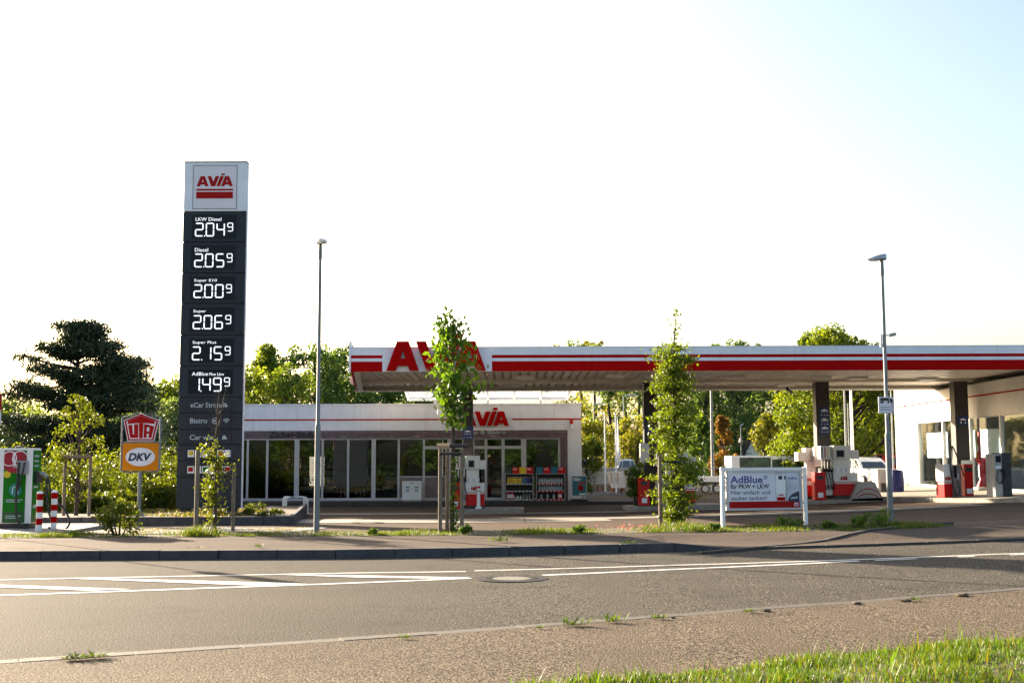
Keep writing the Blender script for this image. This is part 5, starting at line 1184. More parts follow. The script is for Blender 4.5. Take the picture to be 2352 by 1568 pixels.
def shrub(name, label, base, rx, rz, n, leaf, lm, seed, group=None, cat='shrub', ncl=14):
    rs = np.random.RandomState(seed); t = thing(name, label, cat, base, 0, group); cl = []; rad = []
    for i in range(ncl):
        a = rs.uniform(0, 2 * math.pi); k = math.sqrt(rs.uniform(0, 1)) * .75; cl.append((rx * k * math.cos(a), rx * k * math.sin(a) * .8, rz * rs.uniform(.25, .85) * (1 - .35 * k))); rad.append(min(rx, rz) * rs.uniform(.22, .42))
    pts = clumps_pts(cl, rad, max(10, n // ncl), rs); pts[:, 2] = np.abs(pts[:, 2])
    quads('foliage', leaves(pts, leaf, rs, 0.1), lm, t)
    m = MB()
    for c in cl[:9]: m.tube([(c[0] * .2, c[1] * .2, -.1), (c[0] * .6, c[1] * .6, c[2] * .5), c], [.02 * rz + .004, .014 * rz + .003, .004], 5, cap=False)
    m.build('stems', 'bark', t)
    return t
# --- young street trees with stakes
def stake(base, H, label, r_=.045, lean=(0, 0)):
    m = MB(); m.tube([(0, 0, -.3), (lean[0], lean[1], H - .02), (lean[0], lean[1], H)], [r_, r_ * .95, r_ * .8], 10); o = m.build('tree_stake', 'stake_wood', None, smooth=True, loc=base); return tag(o, label, 'tree stake', 'tree stakes')
def bar(a, b, r_, mt, label, nm='stake_crossbar', cat='crossbar'):
    m = MB(); m.tube([a, b], r_, 10); o = m.build(nm, mt, None, smooth=True); return tag(o, label, cat)
# sapling before the pylon
q = G(492, 1221, KH); ty = q.y; hz0 = gz(q.x, ty)
H1 = P(490, 890, ty).z - hz0
rs = np.random.RandomState(3); t1 = thing('young_tree', 'thin young tree with sparse leaves before the price pylon', 'tree', (q.x, ty, hz0), 0, 'young staked street trees')
m = MB(); m.tube([(0, 0, -.1), (.02, 0, H1 * .3), (-.01, 0, H1 * .6), (.05, 0, H1)], [.055, .04, .025, .006], 8); cl = []
for i in range(46):
    z = H1 * (rs.uniform(.05, .72) if i < 34 else rs.uniform(.6, .8)); a = rs.uniform(0, 6.28); ln = rs.uniform(.18, .5) * (1.1 - .5 * z / H1); up = rs.uniform(.15, .45) if i < 34 else rs.uniform(.5, 1.0)
    e = (ln * math.cos(a), ln * math.sin(a) * .7, z + up); m.tube([(0, 0, z), (e[0] * .6, e[1] * .6, z + up * .45), e], [.012, .008, .003], 4, cap=False)
    if e[2] < H1 * .68: cl += [e, (e[0] * .6, e[1] * .6, z + up * .45), (e[0] * .35, e[1] * .35, z + up * .2)]
m.build('trunk', 'bark', t1, smooth=True)
pts = np.concatenate([np.array(c) + rs.normal(size=(13, 3)) * .075 for c in cl]); quads('crown', leaves(pts, .085, rs, .2, .6), 'leaf_young', t1)
stake((PX(460, ty, 1130), ty - .3, hz0), P(460, 1033, ty - .3).z - hz0, 'thick wooden stake left of the sapling before the price pylon', .055)
stake((PX(531, ty, 1130), ty + .25, hz0), P(531, 1062, ty).z - hz0, 'wooden stake right of the sapling before the price pylon', .045)
z = P(480, 1053, ty).z; bar((PX(464, ty, 1053), ty - .3, z), (q.x, ty - .03, z - .03), .03, 'black_plastic', 'black strap from the thick stake to the sapling', 'tree_strap', 'strap')
bar((PX(531, ty, 1080), ty + .22, P(531, 1078, ty).z), (q.x + .03, ty - .03, P(510, 1100, ty).z), .025, 'black_plastic', 'black strap from the right stake to the sapling', 'tree_strap', 'strap')
# leafy tree before the canopy letters
q = G(1038, 1222, KH); ty = q.y; hz0 = gz(q.x, ty); H2 = P(1038, 742, ty).z - hz0; zc0 = P(1038, 965, ty).z - hz0
rs = np.random.RandomState(11); t2 = thing('young_tree', 'young broadleaf tree with big drooping leaves before the canopy letters', 'tree', (q.x, ty, hz0), 0, 'young staked street trees')
m = MB(); m.tube([(0, 0, -.1), (.0, 0, 1.0), (.03, 0, 2.2), (.01, 0, 3.4), (.02, 0, H2 * .97)], [.06, .055, .045, .03, .008], 8)
cl = []
prof2 = [(0.0, .14), (.12, .30), (.3, .5), (.45, .62), (.6, .5), (.75, .5), (.88, .38), (1, .14)]
pr2 = lambda u: float(np.interp(u, [p[0] for p in prof2], [p[1] for p in prof2]))
for i in range(44):
    u = i / 43.; z = zc0 + (H2 - zc0) * u; a = rs.uniform(0, 6.28); ln = 1.18 * pr2(u) * rs.uniform(.35, 1.0) * (1 if i % 6 else 1.2); e = (ln * math.cos(a), ln * math.sin(a), z + rs.uniform(-.03, .12))
    m.tube([(0, 0, z - .25), (e[0] * .55, e[1] * .55, z - .05), e], [.014, .01, .004], 5, cap=False); cl += [(e, .13), ((e[0] * .6, e[1] * .6, z - .03), .1)]
for dx, dz, s_ in ((.62, .38, .17), (.72, .28, .12), (.5, .3, .16)):
    z = zc0 + (H2 - zc0) * .42; m.tube([(0, 0, z - .5), (dx * .7, -.1, z - .3), (dx, -.1, z + dz - .5)], [.012, .008, .004], 5, cap=False); cl.append(((dx, -.1, z + dz - .45), s_))
m.build('trunk', 'bark', t2, smooth=True)
pts = np.concatenate([np.array(c) + rs.normal(size=(13, 3)) * s_ * 1.05 for c, s_ in cl]); quads('crown', leaves(pts, .175, rs, 1.1, .5), 'leaf_maple', t2)
rsb = np.random.RandomState(5); pts = np.stack([rsb.normal(size=260) * .05 + .05, rsb.normal(size=260) * .05 - .05, rsb.uniform(0, 1.6, 260) ** 1.2], 1); quads('trunk_shoots', leaves(pts, .09, rsb, .5, .6), 'leaf_maple', t2)
lbls = ['leftmost stake of the tree before the canopy letters', 'stake just left of the trunk before the canopy letters', 'stake right of the trunk before the canopy letters, nearest the pump']
for (px, py, dy), lb_ in zip(((1011, 1030, -.25), (1027, 1030, .3), (1061, 1031, -.2)), lbls): stake((PX(px, ty + dy, 1150), ty + dy, hz0), P(px, py, ty + dy).z - hz0, lb_, .048)
z = P(1020, 1026, ty).z + .03; bar((PX(1004, ty - .25), ty - .32, z), (PX(1033, ty - .25), ty - .32, z), .045, 'fresh_wood', 'pale fresh timber crossbar on the stakes before the canopy')
bar((PX(1033, ty - .2), ty - .28, z - .01), (PX(1075, ty - .2), ty - .27, z - .01), .045, 'column_grey', 'dark weathered crossbar on the stakes before the canopy')
z = P(1020, 1042, ty).z; bar((PX(1011, ty), ty - .3, z), (PX(1061, ty), ty - .26, z), .03, 'black_plastic', 'black strap around the trunk before the canopy letters', 'tree_strap', 'strap')
# columnar tree
q = G(1551, 1205, KH); ty = q.y; hz0 = gz(q.x, ty); H3 = P(1560, 712, ty).z - hz0; Hm = P(1556, 790, ty).z - hz0; z0c = P(1551, 1195, ty).z - hz0
rs = np.random.RandomState(21); t3 = thing('columnar_tree', 'slim columnar light green tree between pump and billboard', 'tree', (q.x, ty, hz0), 0, 'young staked street trees')
p3 = [(0, .28), (.1, .45), (.25, .66), (.4, .70), (.55, .62), (.7, .55), (.85, .5), (.95, .52), (1, .3)]
pr3 = lambda u: float(np.interp(u, [p[0] for p in p3], [p[1] for p in p3]))
m = MB(); m.tube([(0, 0, -.1), (.02, 0, 1.2), (.03, 0, 2.6), (.04, 0, Hm), (.12, 0, H3)], [.06, .055, .045, .02, .005], 8); m.tube([(.14, .05, -.1), (.08, .05, 1.4), (.05, 0, 2.2)], [.04, .035, .02], 7)
cl = []
for i in range(150):
    u = rs.uniform(0, 1); z = z0c + (Hm - z0c) * u; a = rs.uniform(0, 6.28); ln = .86 * pr3(u) * (rs.uniform(.3, 1.0)) ; e = (ln * math.cos(a), ln * math.sin(a), z); m.tube([(0, 0, z - ln * 1.1), (e[0] * .5, e[1] * .5, z - ln * .5), e], [.012, .008, .003], 4, cap=False); cl.append(e)
m.build('trunk', 'bark', t3, smooth=True)
pts = np.concatenate([np.array(c) + rs.normal(size=(78, 3)) * np.array([.14, .14, .05]) for c in cl] + [np.array([.05 + .07 * k, 0, Hm + (H3 - Hm) * k]) + rs.normal(size=(16, 3)) * np.array([.07, .07, .03]) for k in np.linspace(0, 1, 8)])
quads('crown', leaves(pts, .09, rs, .1, .6, .7), 'leaf_hornbeam', t3)
stake((PX(1513, ty, 1150), ty - .35, hz0), P(1513, 1048, ty).z - hz0, 'wooden stake at the left of the columnar tree', .05)
stake((PX(1567, ty, 1150), ty - .1, hz0), P(1567, 1060, ty).z - hz0, 'wooden stake at the right of the columnar tree', .05)
z = P(1513, 1058, ty).z; bar((PX(1513, ty), ty - .34, z), (PX(1570, ty), ty - .2, z - .04), .03, 'black_plastic', 'black strap across the columnar tree', 'tree_strap', 'strap')
# young tree by the hedge
q = P(174, 1180, 36.0); hz0 = gz(q.x, 36.0); HT = P(174, 905, 36).z - hz0
tree('young_tree', 'young yellow green tree staked in front of the hedge', (q.x, 36.0, hz0), HT, lambda u: .85 * math.sin(math.pi * (.12 + .83 * u)) + .05, .9, 60, 34, .1, .2, 'leaf_young', 31, .06, group='young staked street trees')
for px, lb_ in ((148, 'left stake of the young tree in front of the hedge'), (206, 'right stake of the young tree in front of the hedge')): stake((PX(px, 35.8, 1120), 35.8, hz0), P(px, 1050, 35.8).z - hz0, lb_, .05)
z = P(176, 1049, 35.7).z; bar((PX(144, 35.7), 35.7, z), (PX(211, 35.7), 35.7, z), .05, 'stake_wood', 'horizontal rail on the stakes in front of the hedge')
# --- hedge of shrubs
hs = [(110, 43, 1045, 1.5), (150, 46, 1010, 1.8), (205, 42, 1065, 1.3), (240, 44, 1020, 1.6), (285, 41.5, 1070, 1.2), (300, 48, 1000, 2.0), (345, 45, 1030, 1.5), (390, 47, 1015, 1.6), (330, 41, 1085, 1.1), (262, 39, 1110, .8), (215, 38.5, 1120, .8), (380, 41.5, 1090, 1.1), (60, 46, 1010, 2.0), (10, 45, 1030, 1.8), (425, 49, 1030, 1.6), (100, 39.5, 1105, 1.0)]
hl = ['yellow green round shrub at the left end of the hedge beside the charger', 'yellow green tall shrub directly behind the staked young tree', 'yellow green shrub just right of the stakes of the young tree', 'yellow green tall back shrub between the staked tree and the orange sign', 'yellow green front shrub left of the orange sign post', 'yellow green tallest back shrub behind the pentagon sign', 'yellow green back shrub right of the pentagon sign', 'yellow green tall back shrub at the left edge of the pylon', 'yellow green front shrub right of the orange sign post', 'yellow green low front shrub before the hedge, left of the orange sign', 'yellow green low front shrub under the stakes of the young tree', 'yellow green front shrub beside the brown fence', 'yellow green tall back shrub above the charger cabinet', 'yellow green tall back shrub at the left picture edge above the charger', 'yellow green back shrub hidden at the pylon edge over the brown fence', 'yellow green low front shrub between charger and staked tree']
for i, (px, Y, py, rx) in enumerate(hs):
    q = P(px, py, Y); g = gz(q.x, Y)
    hgt = q.z - g
    shrub('hedge_shrub', hl[i], (q.x, Y, g), rx * 1.15, hgt, 2600, .13, 'leaf_hedge', 50 + i, 'hedge shrubs', ncl=26)
q = G(258, 1232, KH); shrub('roadside_bush', 'loose green bush on the verge between charger and pavers', (q.x, q.y + .45, gz(q.x, q.y)), .55, .95, 1500, .085, 'leaf_hedge', 80, cat='bush', ncl=20)
q = PX(1467, PYY); shrub('clipped_bush', 'rounded clipped green bush behind the red bin', (q - .05, PYY + .7, i2), .5, 2.0, 4200, .09, 'leaf_box', 81, cat='bush', ncl=40)
for i, (px, s_, h_) in enumerate(((1070, .28, .24), (1640, .3, .2), (1815, .55, .34), (1905, .3, .2), (1975, .5, .42), (2036, .7, .45), (1330, .35, .2), (855, .3, .16))):
    fy_ = f_gback if px > 1700 else f_gfront; x = PX(px, 26.5, 1210); y = f_gfront(x) + (.9 if px > 1700 else .3)
    x = PX(px, y, 1210); shrub('low_shrub', ['low dark plant at the foot of the stakes before the canopy', 'low plant at the left billboard post', 'round dark shrub in front of the billboard', 'small low plant right of the billboard', 'round shrub left of the lamp with the truck sign', 'broad shrub at the foot of the lamp with the truck sign', 'low plant on the verge before the display racks', 'low plant right of the lamp beside the pylon'][i], (x, y, gz(x, y) - .01), s_ * .6, h_, 500, .06, 'leaf_box', 90 + i, 'low plants on the verge', cat='plant', ncl=10)
# --- background trees
def bt(px, topy, Y, label, prof, z0f, ncl, per, leaf, clr, lm, seed, tr=.18, bark='dark_bark', name='tree', group='trees behind the station', **k):
    x = PX(px, Y, 950); g = zb(x) - .3; H = P(px, topy, Y).z - g
    return tree(name, label, (x, Y, g), H, prof, H * z0f, ncl, per, leaf, clr, lm, seed, tr, bark, group, **k)
dome = lambda r: (lambda u: r * math.sqrt(max(.02, 1 - (1.25 * u - .35) ** 2 / 1.0)))
cone = lambda r: (lambda u: r * (1.05 - .85 * u) * min(1, .4 + u * 3))
bt(612, 792, 78, 'light green birch behind the shop beside the pylon', cone(2.3), .12, 70, 150, .24, .75, 'leaf_birch', 101)
bt(572, 850, 74, 'round birch half hidden by the price pylon', dome(1.8), .1, 40, 130, .24, .7, 'leaf_birch', 102)
bt(720, 800, 76, 'tall loose green tree behind the shop right of the lamp post', dome(2.6), .1, 70, 140, .24, .75, 'leaf_dark', 103)
bt(778, 790, 80, 'tall green tree behind the shop next to the canopy end', dome(2.7), .1, 80, 140, .24, .8, 'leaf_dark', 104)
bt(668, 850, 72, 'bushy tree between the birch and the lamp post', dome(2.0), .1, 50, 140, .22, .7, 'leaf_birch', 105)
bt(850, 850, 82, 'dark tree behind the left end of the canopy', dome(2.6), .1, 60, 140, .24, .8, 'leaf_dark', 106)
bt(925, 870, 84, 'green tree behind the glass roof', dome(2.6), .1, 50, 130, .24, .8, 'leaf_dark', 107)
bt(1000, 905, 80, 'low green tree behind the shop roof', dome(2.2), .1, 40, 130, .24, .8, 'leaf_birch', 108)
# far belt of tall thin trees
fb = [(1300, 800), (1335, 786), (1368, 788), (1400, 815), (1436, 820), (1470, 810), (1520, 812), (1590, 806), (1622, 800), (1650, 796), (1685, 792), (1722, 796), (1755, 812), (1790, 815), (1830, 812), (1880, 830), (1945, 830), (2000, 830), (2040, 835)]
for i, (px, ty_) in enumerate(fb):
    Y = 104 + (i * 7) % 17; where = 'behind the clipped bush' if px < 1490 else 'behind the columnar tree' if px < 1640 else 'behind the white trailer' if px < 1800 else 'behind the lime tree'
    bt(px, ty_, Y, 'tall slender poplar %s, number %d from the left there' % (where, i) if False else ['leftmost tall poplar right of the shop', 'second tall poplar right of the shop, its tip above the canopy', 'third tall poplar right of the shop, its tip above the canopy', 'tall poplar behind the flag', 'tall poplar right of the flag', 'tall poplar beside the second column', 'tall poplar hidden behind the second column', 'tall dark poplar right of the columnar tree', 'tall dark poplar behind the orange leaved tree, left side', 'tall dark poplar behind the orange leaved tree, its tip above the canopy', 'tall dark poplar above the trailer, left of the gable', 'tall dark poplar above the gabled house', 'tall dark poplar right of the gabled house', 'tall dark poplar left of the bright lime tree', 'tall poplar behind the left part of the lime tree', 'tall poplar behind the third column', 'tall poplar right of the third column', 'tall poplar left of the truck sign', 'tall poplar at the white hall wall'][i],
       lambda u: 1.9 * (0.35 + .75 * math.sin(math.pi * (.1 + .8 * u))), .12, 62 if px < 1500 else 84, 52 if px < 1500 else 70, .3, .62 if px < 1500 else .72, 'leaf_poplar' if px > 1500 or i % 2 else 'leaf_olive', 200 + i, .2, name='poplar_tree', group='tall poplars behind the station', limbs=.5)
bt(1930, 768, 66, 'big bright yellow green lime tree behind the third column', dome(3.7), .08, 190, 190, .2, .75, 'leaf_lime', 140, .25, name='lime_tree')
bt(2045, 840, 70, 'broad green tree at the corner of the white hall', dome(3.0), .08, 90, 150, .2, .8, 'leaf_lime', 141, .2)
bt(1768, 955, 70, 'small yellow green tree before the gabled house', cone(1.5), .52, 36, 110, .16, .42, 'leaf_olive', 142, .1)
bt(1660, 958, 72, 'slender orange leaved tree right of the columnar tree', cone(1.05), .2, 46, 110, .15, .32, 'leaf_rust', 143, .08)
bt(1360, 975, 76, 'yellow green bushy tree right of the shop corner', dome(1.9), .05, 46, 140, .18, .6, 'leaf_olive', 144, .1)
bt(1345, 1000, 70, 'green bush just behind the shop corner', dome(1.2), .03, 36, 130, .16, .45, 'leaf_hedge', 145, .06)
bt(1415, 985, 80, 'rounded olive tree behind the flag', dome(2.0), .05, 44, 140, .18, .6, 'leaf_olive', 146, .1)
bt(1462, 965, 78, 'yellowish tree left of the second column', dome(1.6), .05, 40, 130, .18, .55, 'leaf_olive', 147, .1)
bt(1610, 960, 84, 'dark conifer hedge tree right of the columnar tree', cone(1.6), .02, 44, 140, .2, .6, 'leaf_dark', 148, .1)
bt(1705, 1000, 112, 'small dark tree beside the gabled house', dome(1.6), .03, 36, 130, .2, .55, 'leaf_dark', 149, .1)
for i, (px, ty_, Y, r_) in enumerate(((30, 930, 115, 5), (90, 960, 100, 4), (0, 985, 80, 3.2), (375, 885, 90, 3.4), (405, 930, 82, 2.6), (345, 905, 100, 4.0), (300, 960, 90, 3.0), (-40, 950, 105, 4.5), (455, 900, 95, 3.4), (520, 905, 95, 3.0), (200, 985, 95, 4.0), (130, 1000, 85, 3.2))):
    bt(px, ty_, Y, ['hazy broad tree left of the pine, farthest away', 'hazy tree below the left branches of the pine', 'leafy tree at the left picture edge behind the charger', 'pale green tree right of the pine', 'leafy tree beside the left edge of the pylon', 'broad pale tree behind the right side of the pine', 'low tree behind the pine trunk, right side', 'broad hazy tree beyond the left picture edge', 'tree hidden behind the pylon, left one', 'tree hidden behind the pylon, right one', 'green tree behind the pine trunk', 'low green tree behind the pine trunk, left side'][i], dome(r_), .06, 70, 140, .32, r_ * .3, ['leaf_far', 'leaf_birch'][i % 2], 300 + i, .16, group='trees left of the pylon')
# --- trees on the near side of the road behind the viewer, mirrored in the shop glass
src = [o for o in C.objects if o.name.startswith('tree') and o.parent is None and o.type == 'EMPTY']
for i in range(9):
    c = copy_tree(src[(3, 5, 2, 6)[i % 4]]); c.location = (-34 + 8.5 * i + rnd.uniform(-1, 1), -26 - rnd.uniform(0, 5), 0); c.rotation_euler.z = i * 1.3; k = rnd.uniform(.85, 1.15); c.scale = (1.7 * k, 1.7 * k, k)
    tag(c, 'dark leafy tree across the road, seen only mirrored in the shop windows', 'tree', 'trees mirrored in the shop windows')
# --- pine
px_, PYn = 168, 60.0; x = PX(px_, PYn, 950); g = zb(x) - .3; HP_ = P(px_, 735, PYn).z - g
rs = np.random.RandomState(77); pine = thing('pine_tree', 'large dark spreading pine on the left behind the hedge', 'tree', (x, PYn, g))
tilt = lambda z: .25 * z / HP_ - .1
pads = [(-.15, .965, .9, 1), (.35, .96, .9, 1), (.8, .93, .9, 1), (.1, .9, 1.2, 1), (1.2, .86, 1.0, 1), (.6, .83, 1.3, 1), (-.7, .84, .8, .8), (1.9, .76, .9, 1), (2.4, .68, .9, 1), (3.1, .70, .7, .8), (1.5, .70, 1.3, 1), (-1.5, .74, .8, .6), (-2.2, .775, .6, .5), (-.6, .69, 1.0, .7), (-2.4, .64, .9, .7), (-3.1, .60, .7, .6), (-1.5, .60, 1.0, .7), (.6, .60, 1.5, 1), (2.2, .56, 1.4, 1), (3.3, .52, .9, .9), (1.4, .50, 1.4, 1), (-2.9, .46, .9, .8), (-2.0, .42, 1.1, .9), (-3.4, .42, .6, .6), (-.9, .45, 1.2, .8), (3.0, .42, 1.2, 1), (.3, .42, 1.4, 1), (2.0, .38, 1.5, 1), (3.6, .36, .9, .9), (-1.4, .33, 1.0, .8), (-2.6, .31, .8, .7), (1.0, .30, 1.4, 1), (2.8, .28, 1.2, .9), (-.3, .28, 1.1, .8), (3.5, .62, .8, .9), (2.9, .60, 1.0, 1), (3.9, .45, .7, .8), (3.8, .30, 1.0, .9), (2.0, .64, 1.1, 1), (1.2, .20, 1.5, .9), (2.6, .18, 1.4, .9), (3.6, .2, 1.0, .8)]
pads += [(float(np.clip(rs.normal() * 1.25 + .8, -1.6, 3.3)), float(rs.uniform(.30, .86)), .8, .55) for _ in range(26)]
m = MB(); m.tube([(0, 0, -.2), (.05, 0, HP_ * .3), (.1, 0, HP_ * .6), (.2, 0, HP_ * .95)], [.26, .2, .14, .05], 8); V = []
for (dx, u, r_, dn) in pads:
    for yy in (-.9, .3, 1.1):
        c = np.array([dx + rs.normal() * .18, yy * (.4 + .25 * abs(dx)) + rs.normal() * .2, u * HP_ + rs.normal() * .08])
        m.tube([(.1, 0, c[2] - .5), (c[0] * .5, c[1] * .5, c[2] - .28), tuple(c)], [.05, .035, .012], 5, cap=False)
        n = int(400 * dn * r_); d = rs.normal(size=(n, 3)) * np.array([r_ * .42, r_ * .42, .15]); d[:, 2] += .05 * np.abs(d[:, 0]); V.append(c + d)
m.build('trunk', 'dark_bark', pine, smooth=True)
V = np.concatenate(V); quads('crown', leaves(V, .36, rs, -.5, .17), 'needle', pine)
# --- grass
def blades(name, xy, zf, h, w_, rs, mats, idx, label, lean=.5):
    n = len(xy); a = rs.uniform(0, 6.283, n); L = h * rs.uniform(.4, 1.25, n); ln = L * lean * rs.uniform(.2, 1, n); z = np.array([zf(p[0], p[1]) for p in xy]); b = np.stack([xy[:, 0], xy[:, 1], z - .01], 1)
    wv = np.stack([-np.sin(a), np.cos(a), np.zeros(n)], 1) * (w_ * rs.uniform(.6, 1.3, n))[:, None]; dr = np.stack([np.cos(a), np.sin(a), np.zeros(n)], 1)
    mid = b + dr * (ln * .35)[:, None] + np.array([0, 0, 1]) * (L * .6)[:, None]; tip = b + dr * ln[:, None] + np.array([0, 0, 1]) * L[:, None]
    V = np.concatenate([np.stack([b - wv, b + wv, mid + wv * .7, mid - wv * .7], 1), np.stack([mid - wv * .7, mid + wv * .7, tip + wv * .08, tip - wv * .08], 1)])
    o = quads(name, V, mats, None, np.concatenate([idx, idx])); tag(o, label, 'grass', kind='stuff'); return o
rs = np.random.RandomState(9)
vz = lambda x, y: zb(x) + .02 + .10 * min(1.6, max(0, f_verge(x) - y)) ** .8 * sstep(0, 4.5, x)
strip('verge_soil', lambda x: f_verge(x) - 4, lambda x: f_verge(x) + .02, 0.0, 14, lambda x, y: vz(x, y), 'soil', 60, 12)['kind'] = 'structure'
N = 60000; X = rs.uniform(-.2, 8.6, N); dpt = rs.uniform(0, 1, N) ** 1.3 * 3.4; edge = np.array([f_verge(v) for v in X]); nz = np.sin(X * 5.1) * .06 + np.sin(X * 13.7) * .05 + .06
Y_ = edge + nz - dpt; keep = (rs.uniform(size=N) < np.clip(dpt * 5 + .25, 0, 1)); xy = np.stack([X, Y_], 1)[keep]
hh = .042 + .055 * np.clip(np.sin(xy[:, 0] * 3.3 + xy[:, 1] * 2.1) * np.sin(xy[:, 0] * 1.3 - xy[:, 1] * 4.1) + .2, 0, 1) + .14 * (rs.uniform(size=len(xy)) < .02)
blades('verge_grass', xy, vz, hh, .005, rs, ['grass_blade', 'grass_dry', 'leaf_maple'], rs.choice([0, 0, 0, 1, 2, 2], len(xy)), 'uneven green grass on the bank at the lower right corner', .9)
N = 34000; X = rs.uniform(-13, XD, N); f0 = np.array([f_gfront(v) for v in X]); f1 = np.array([f_gback(v) for v in X]); u = rs.uniform(0, 1, N); Y_ = f0 - .06 * rs.uniform(0, 1, N) + (f1 - f0) * u ** 1.2
dens = .45 + .35 * np.sin(X * 1.7) + .3 * np.sin(X * 4.3 + 1) + .3 * (X > 3); keep = rs.uniform(size=N) < np.clip(dens, .1, 1); xy = np.stack([X, Y_], 1)[keep]
hh = .05 + .05 * np.clip(np.sin(xy[:, 0] * 2.3), 0, 1) + .12 * np.exp(-((xy[:, 0] - t3.location.x) / .5) ** 2) + .14 * np.exp(-((xy[:, 0] - t1.location.x) / .35) ** 2)
blades('strip_grass', xy, lambda x, y: gz(x, 20), hh, .007, rs, ['grass_blade', 'grass_dry'], (rs.uniform(size=len(xy)) < .25).astype(int), 'short weedy grass along the strip behind the far pavement', .7)
# pavers overgrown with grass, planting bed edging
pvx0, pvx1 = PX(285, 29, 1210), PX(668, 29, 1210)
m = MB(); y = 27.7
r_ = 0
while y < 31.3:
    x = pvx0 + (.11 if r_ % 2 else 0)
    while x < pvx1 - (y - 27.7) * -.12:
        if rnd.random() < .93: z = gz(x, y) + rnd.uniform(0, .008); m.box(x, x + .19, y, y + .13, z - .08, z + .012)
        x += .23
    y += .17; r_ += 1
pv = m.build('grass_pavers', 'paver'); tag(pv, 'patch of grey grass pavers before the price pylon', 'pavers', kind='stuff')
N = 9000; xy = np.stack([rs.uniform(pvx0, pvx1, N), 27.6 + 3.7 * rs.uniform(0, 1, N)], 1); keep = (np.sin(xy[:, 0] * 2.1 + 1) + np.sin(xy[:, 1] * 3 + xy[:, 0]) + rs.normal(size=N) * .8) > .1; xy = xy[keep]
blades('paver_grass', xy, lambda x, y: gz(x, y), np.full(len(xy), .05), .007, rs, ['grass_dry', 'leaf_rust'], (rs.uniform(size=len(xy)) < .2).astype(int), 'dry yellow grass growing between the grey pavers', .9)
edg = struct(bpy.data.objects.new('bed_edging', None)); C.objects.link(edg)
ea = G(270, 1201, .12); eb = G(672, 1199, .12); ec = G(706, 1172, .02)
def edge_run(a, b, n, h=.24):
    for i in range(n):
        p = a.lerp(b, i / n); q = a.lerp(b, (i + 1) / n); d = (q - p); d.z = 0; d.normalize(); nn = Vector((-d.y, d.x, 0)) * .13; p = p + d * .006; q = q - d * .006; c4 = [p, q, q + nn, p + nn]
        m = MB(); m.hexa([(v.x, v.y, gz(v.x, v.y) - .2) for v in c4], [(v.x, v.y, gz(ea.x, ea.y) + h) for v in c4]); m.build('kerb_stone', 'kerb_stone', edg, bevel=.012)
edge_run(Vector((ea.x - 6.1, ea.y, ea.z)), ea, 6); edge_run(ea, eb, 6); edge_run(eb, ec, 6)
zbed = gz(ea.x, ea.y) + .2
m = MB(); m.add([(ea.x - 6, ea.y + .1, zbed), (eb.x, eb.y + .1, zbed), (ec.x, ec.y, zbed - .05), (ec.x - 4, 43, zbed - .05), (ea.x - 6, 43, zbed - .05)], [(0, 1, 2, 3, 4)]); struct(m.build('bed_soil', 'soil'))
N = 7000; xy = np.stack([rs.uniform(ea.x - 1, ec.x - .3, N), rs.uniform(ea.y + .2, 39.5, N)], 1); keep = (xy[:, 0] < eb.x + (xy[:, 1] - eb.y) * .1) & ((np.sin(xy[:, 0] * 1.9) + np.sin(xy[:, 1] * 2.3 + 1) + rs.normal(size=N) * .7) > .2); xy = xy[keep]
blades('bed_cover', xy, lambda x, y: zbed - .03, np.full(len(xy), .12), .02, rs, ['leaf_hedge', 'grass_dry', 'leaf_rust'], rs.choice([0, 0, 1, 2], len(xy)), 'low ground cover plants in the bed around the price pylon', 1.2)
for i, (px, Y, s_) in enumerate(((575, 36, .35), (612, 34.5, .4), (640, 36.5, .3), (590, 39, .5))):
    x = PX(px, Y); shrub('bed_plant', ['small green plant at the right foot of the pylon', 'green bed plant right of the pylon, nearest the edging', 'small bed plant near the bicycle hoops', 'round bed bush against the shop window'][i], (x, Y, zbed - .05), s_, s_ * .7, 420, .07, 'leaf_hedge', 400 + i, 'plants in the pylon bed', cat='plant', ncl=8)
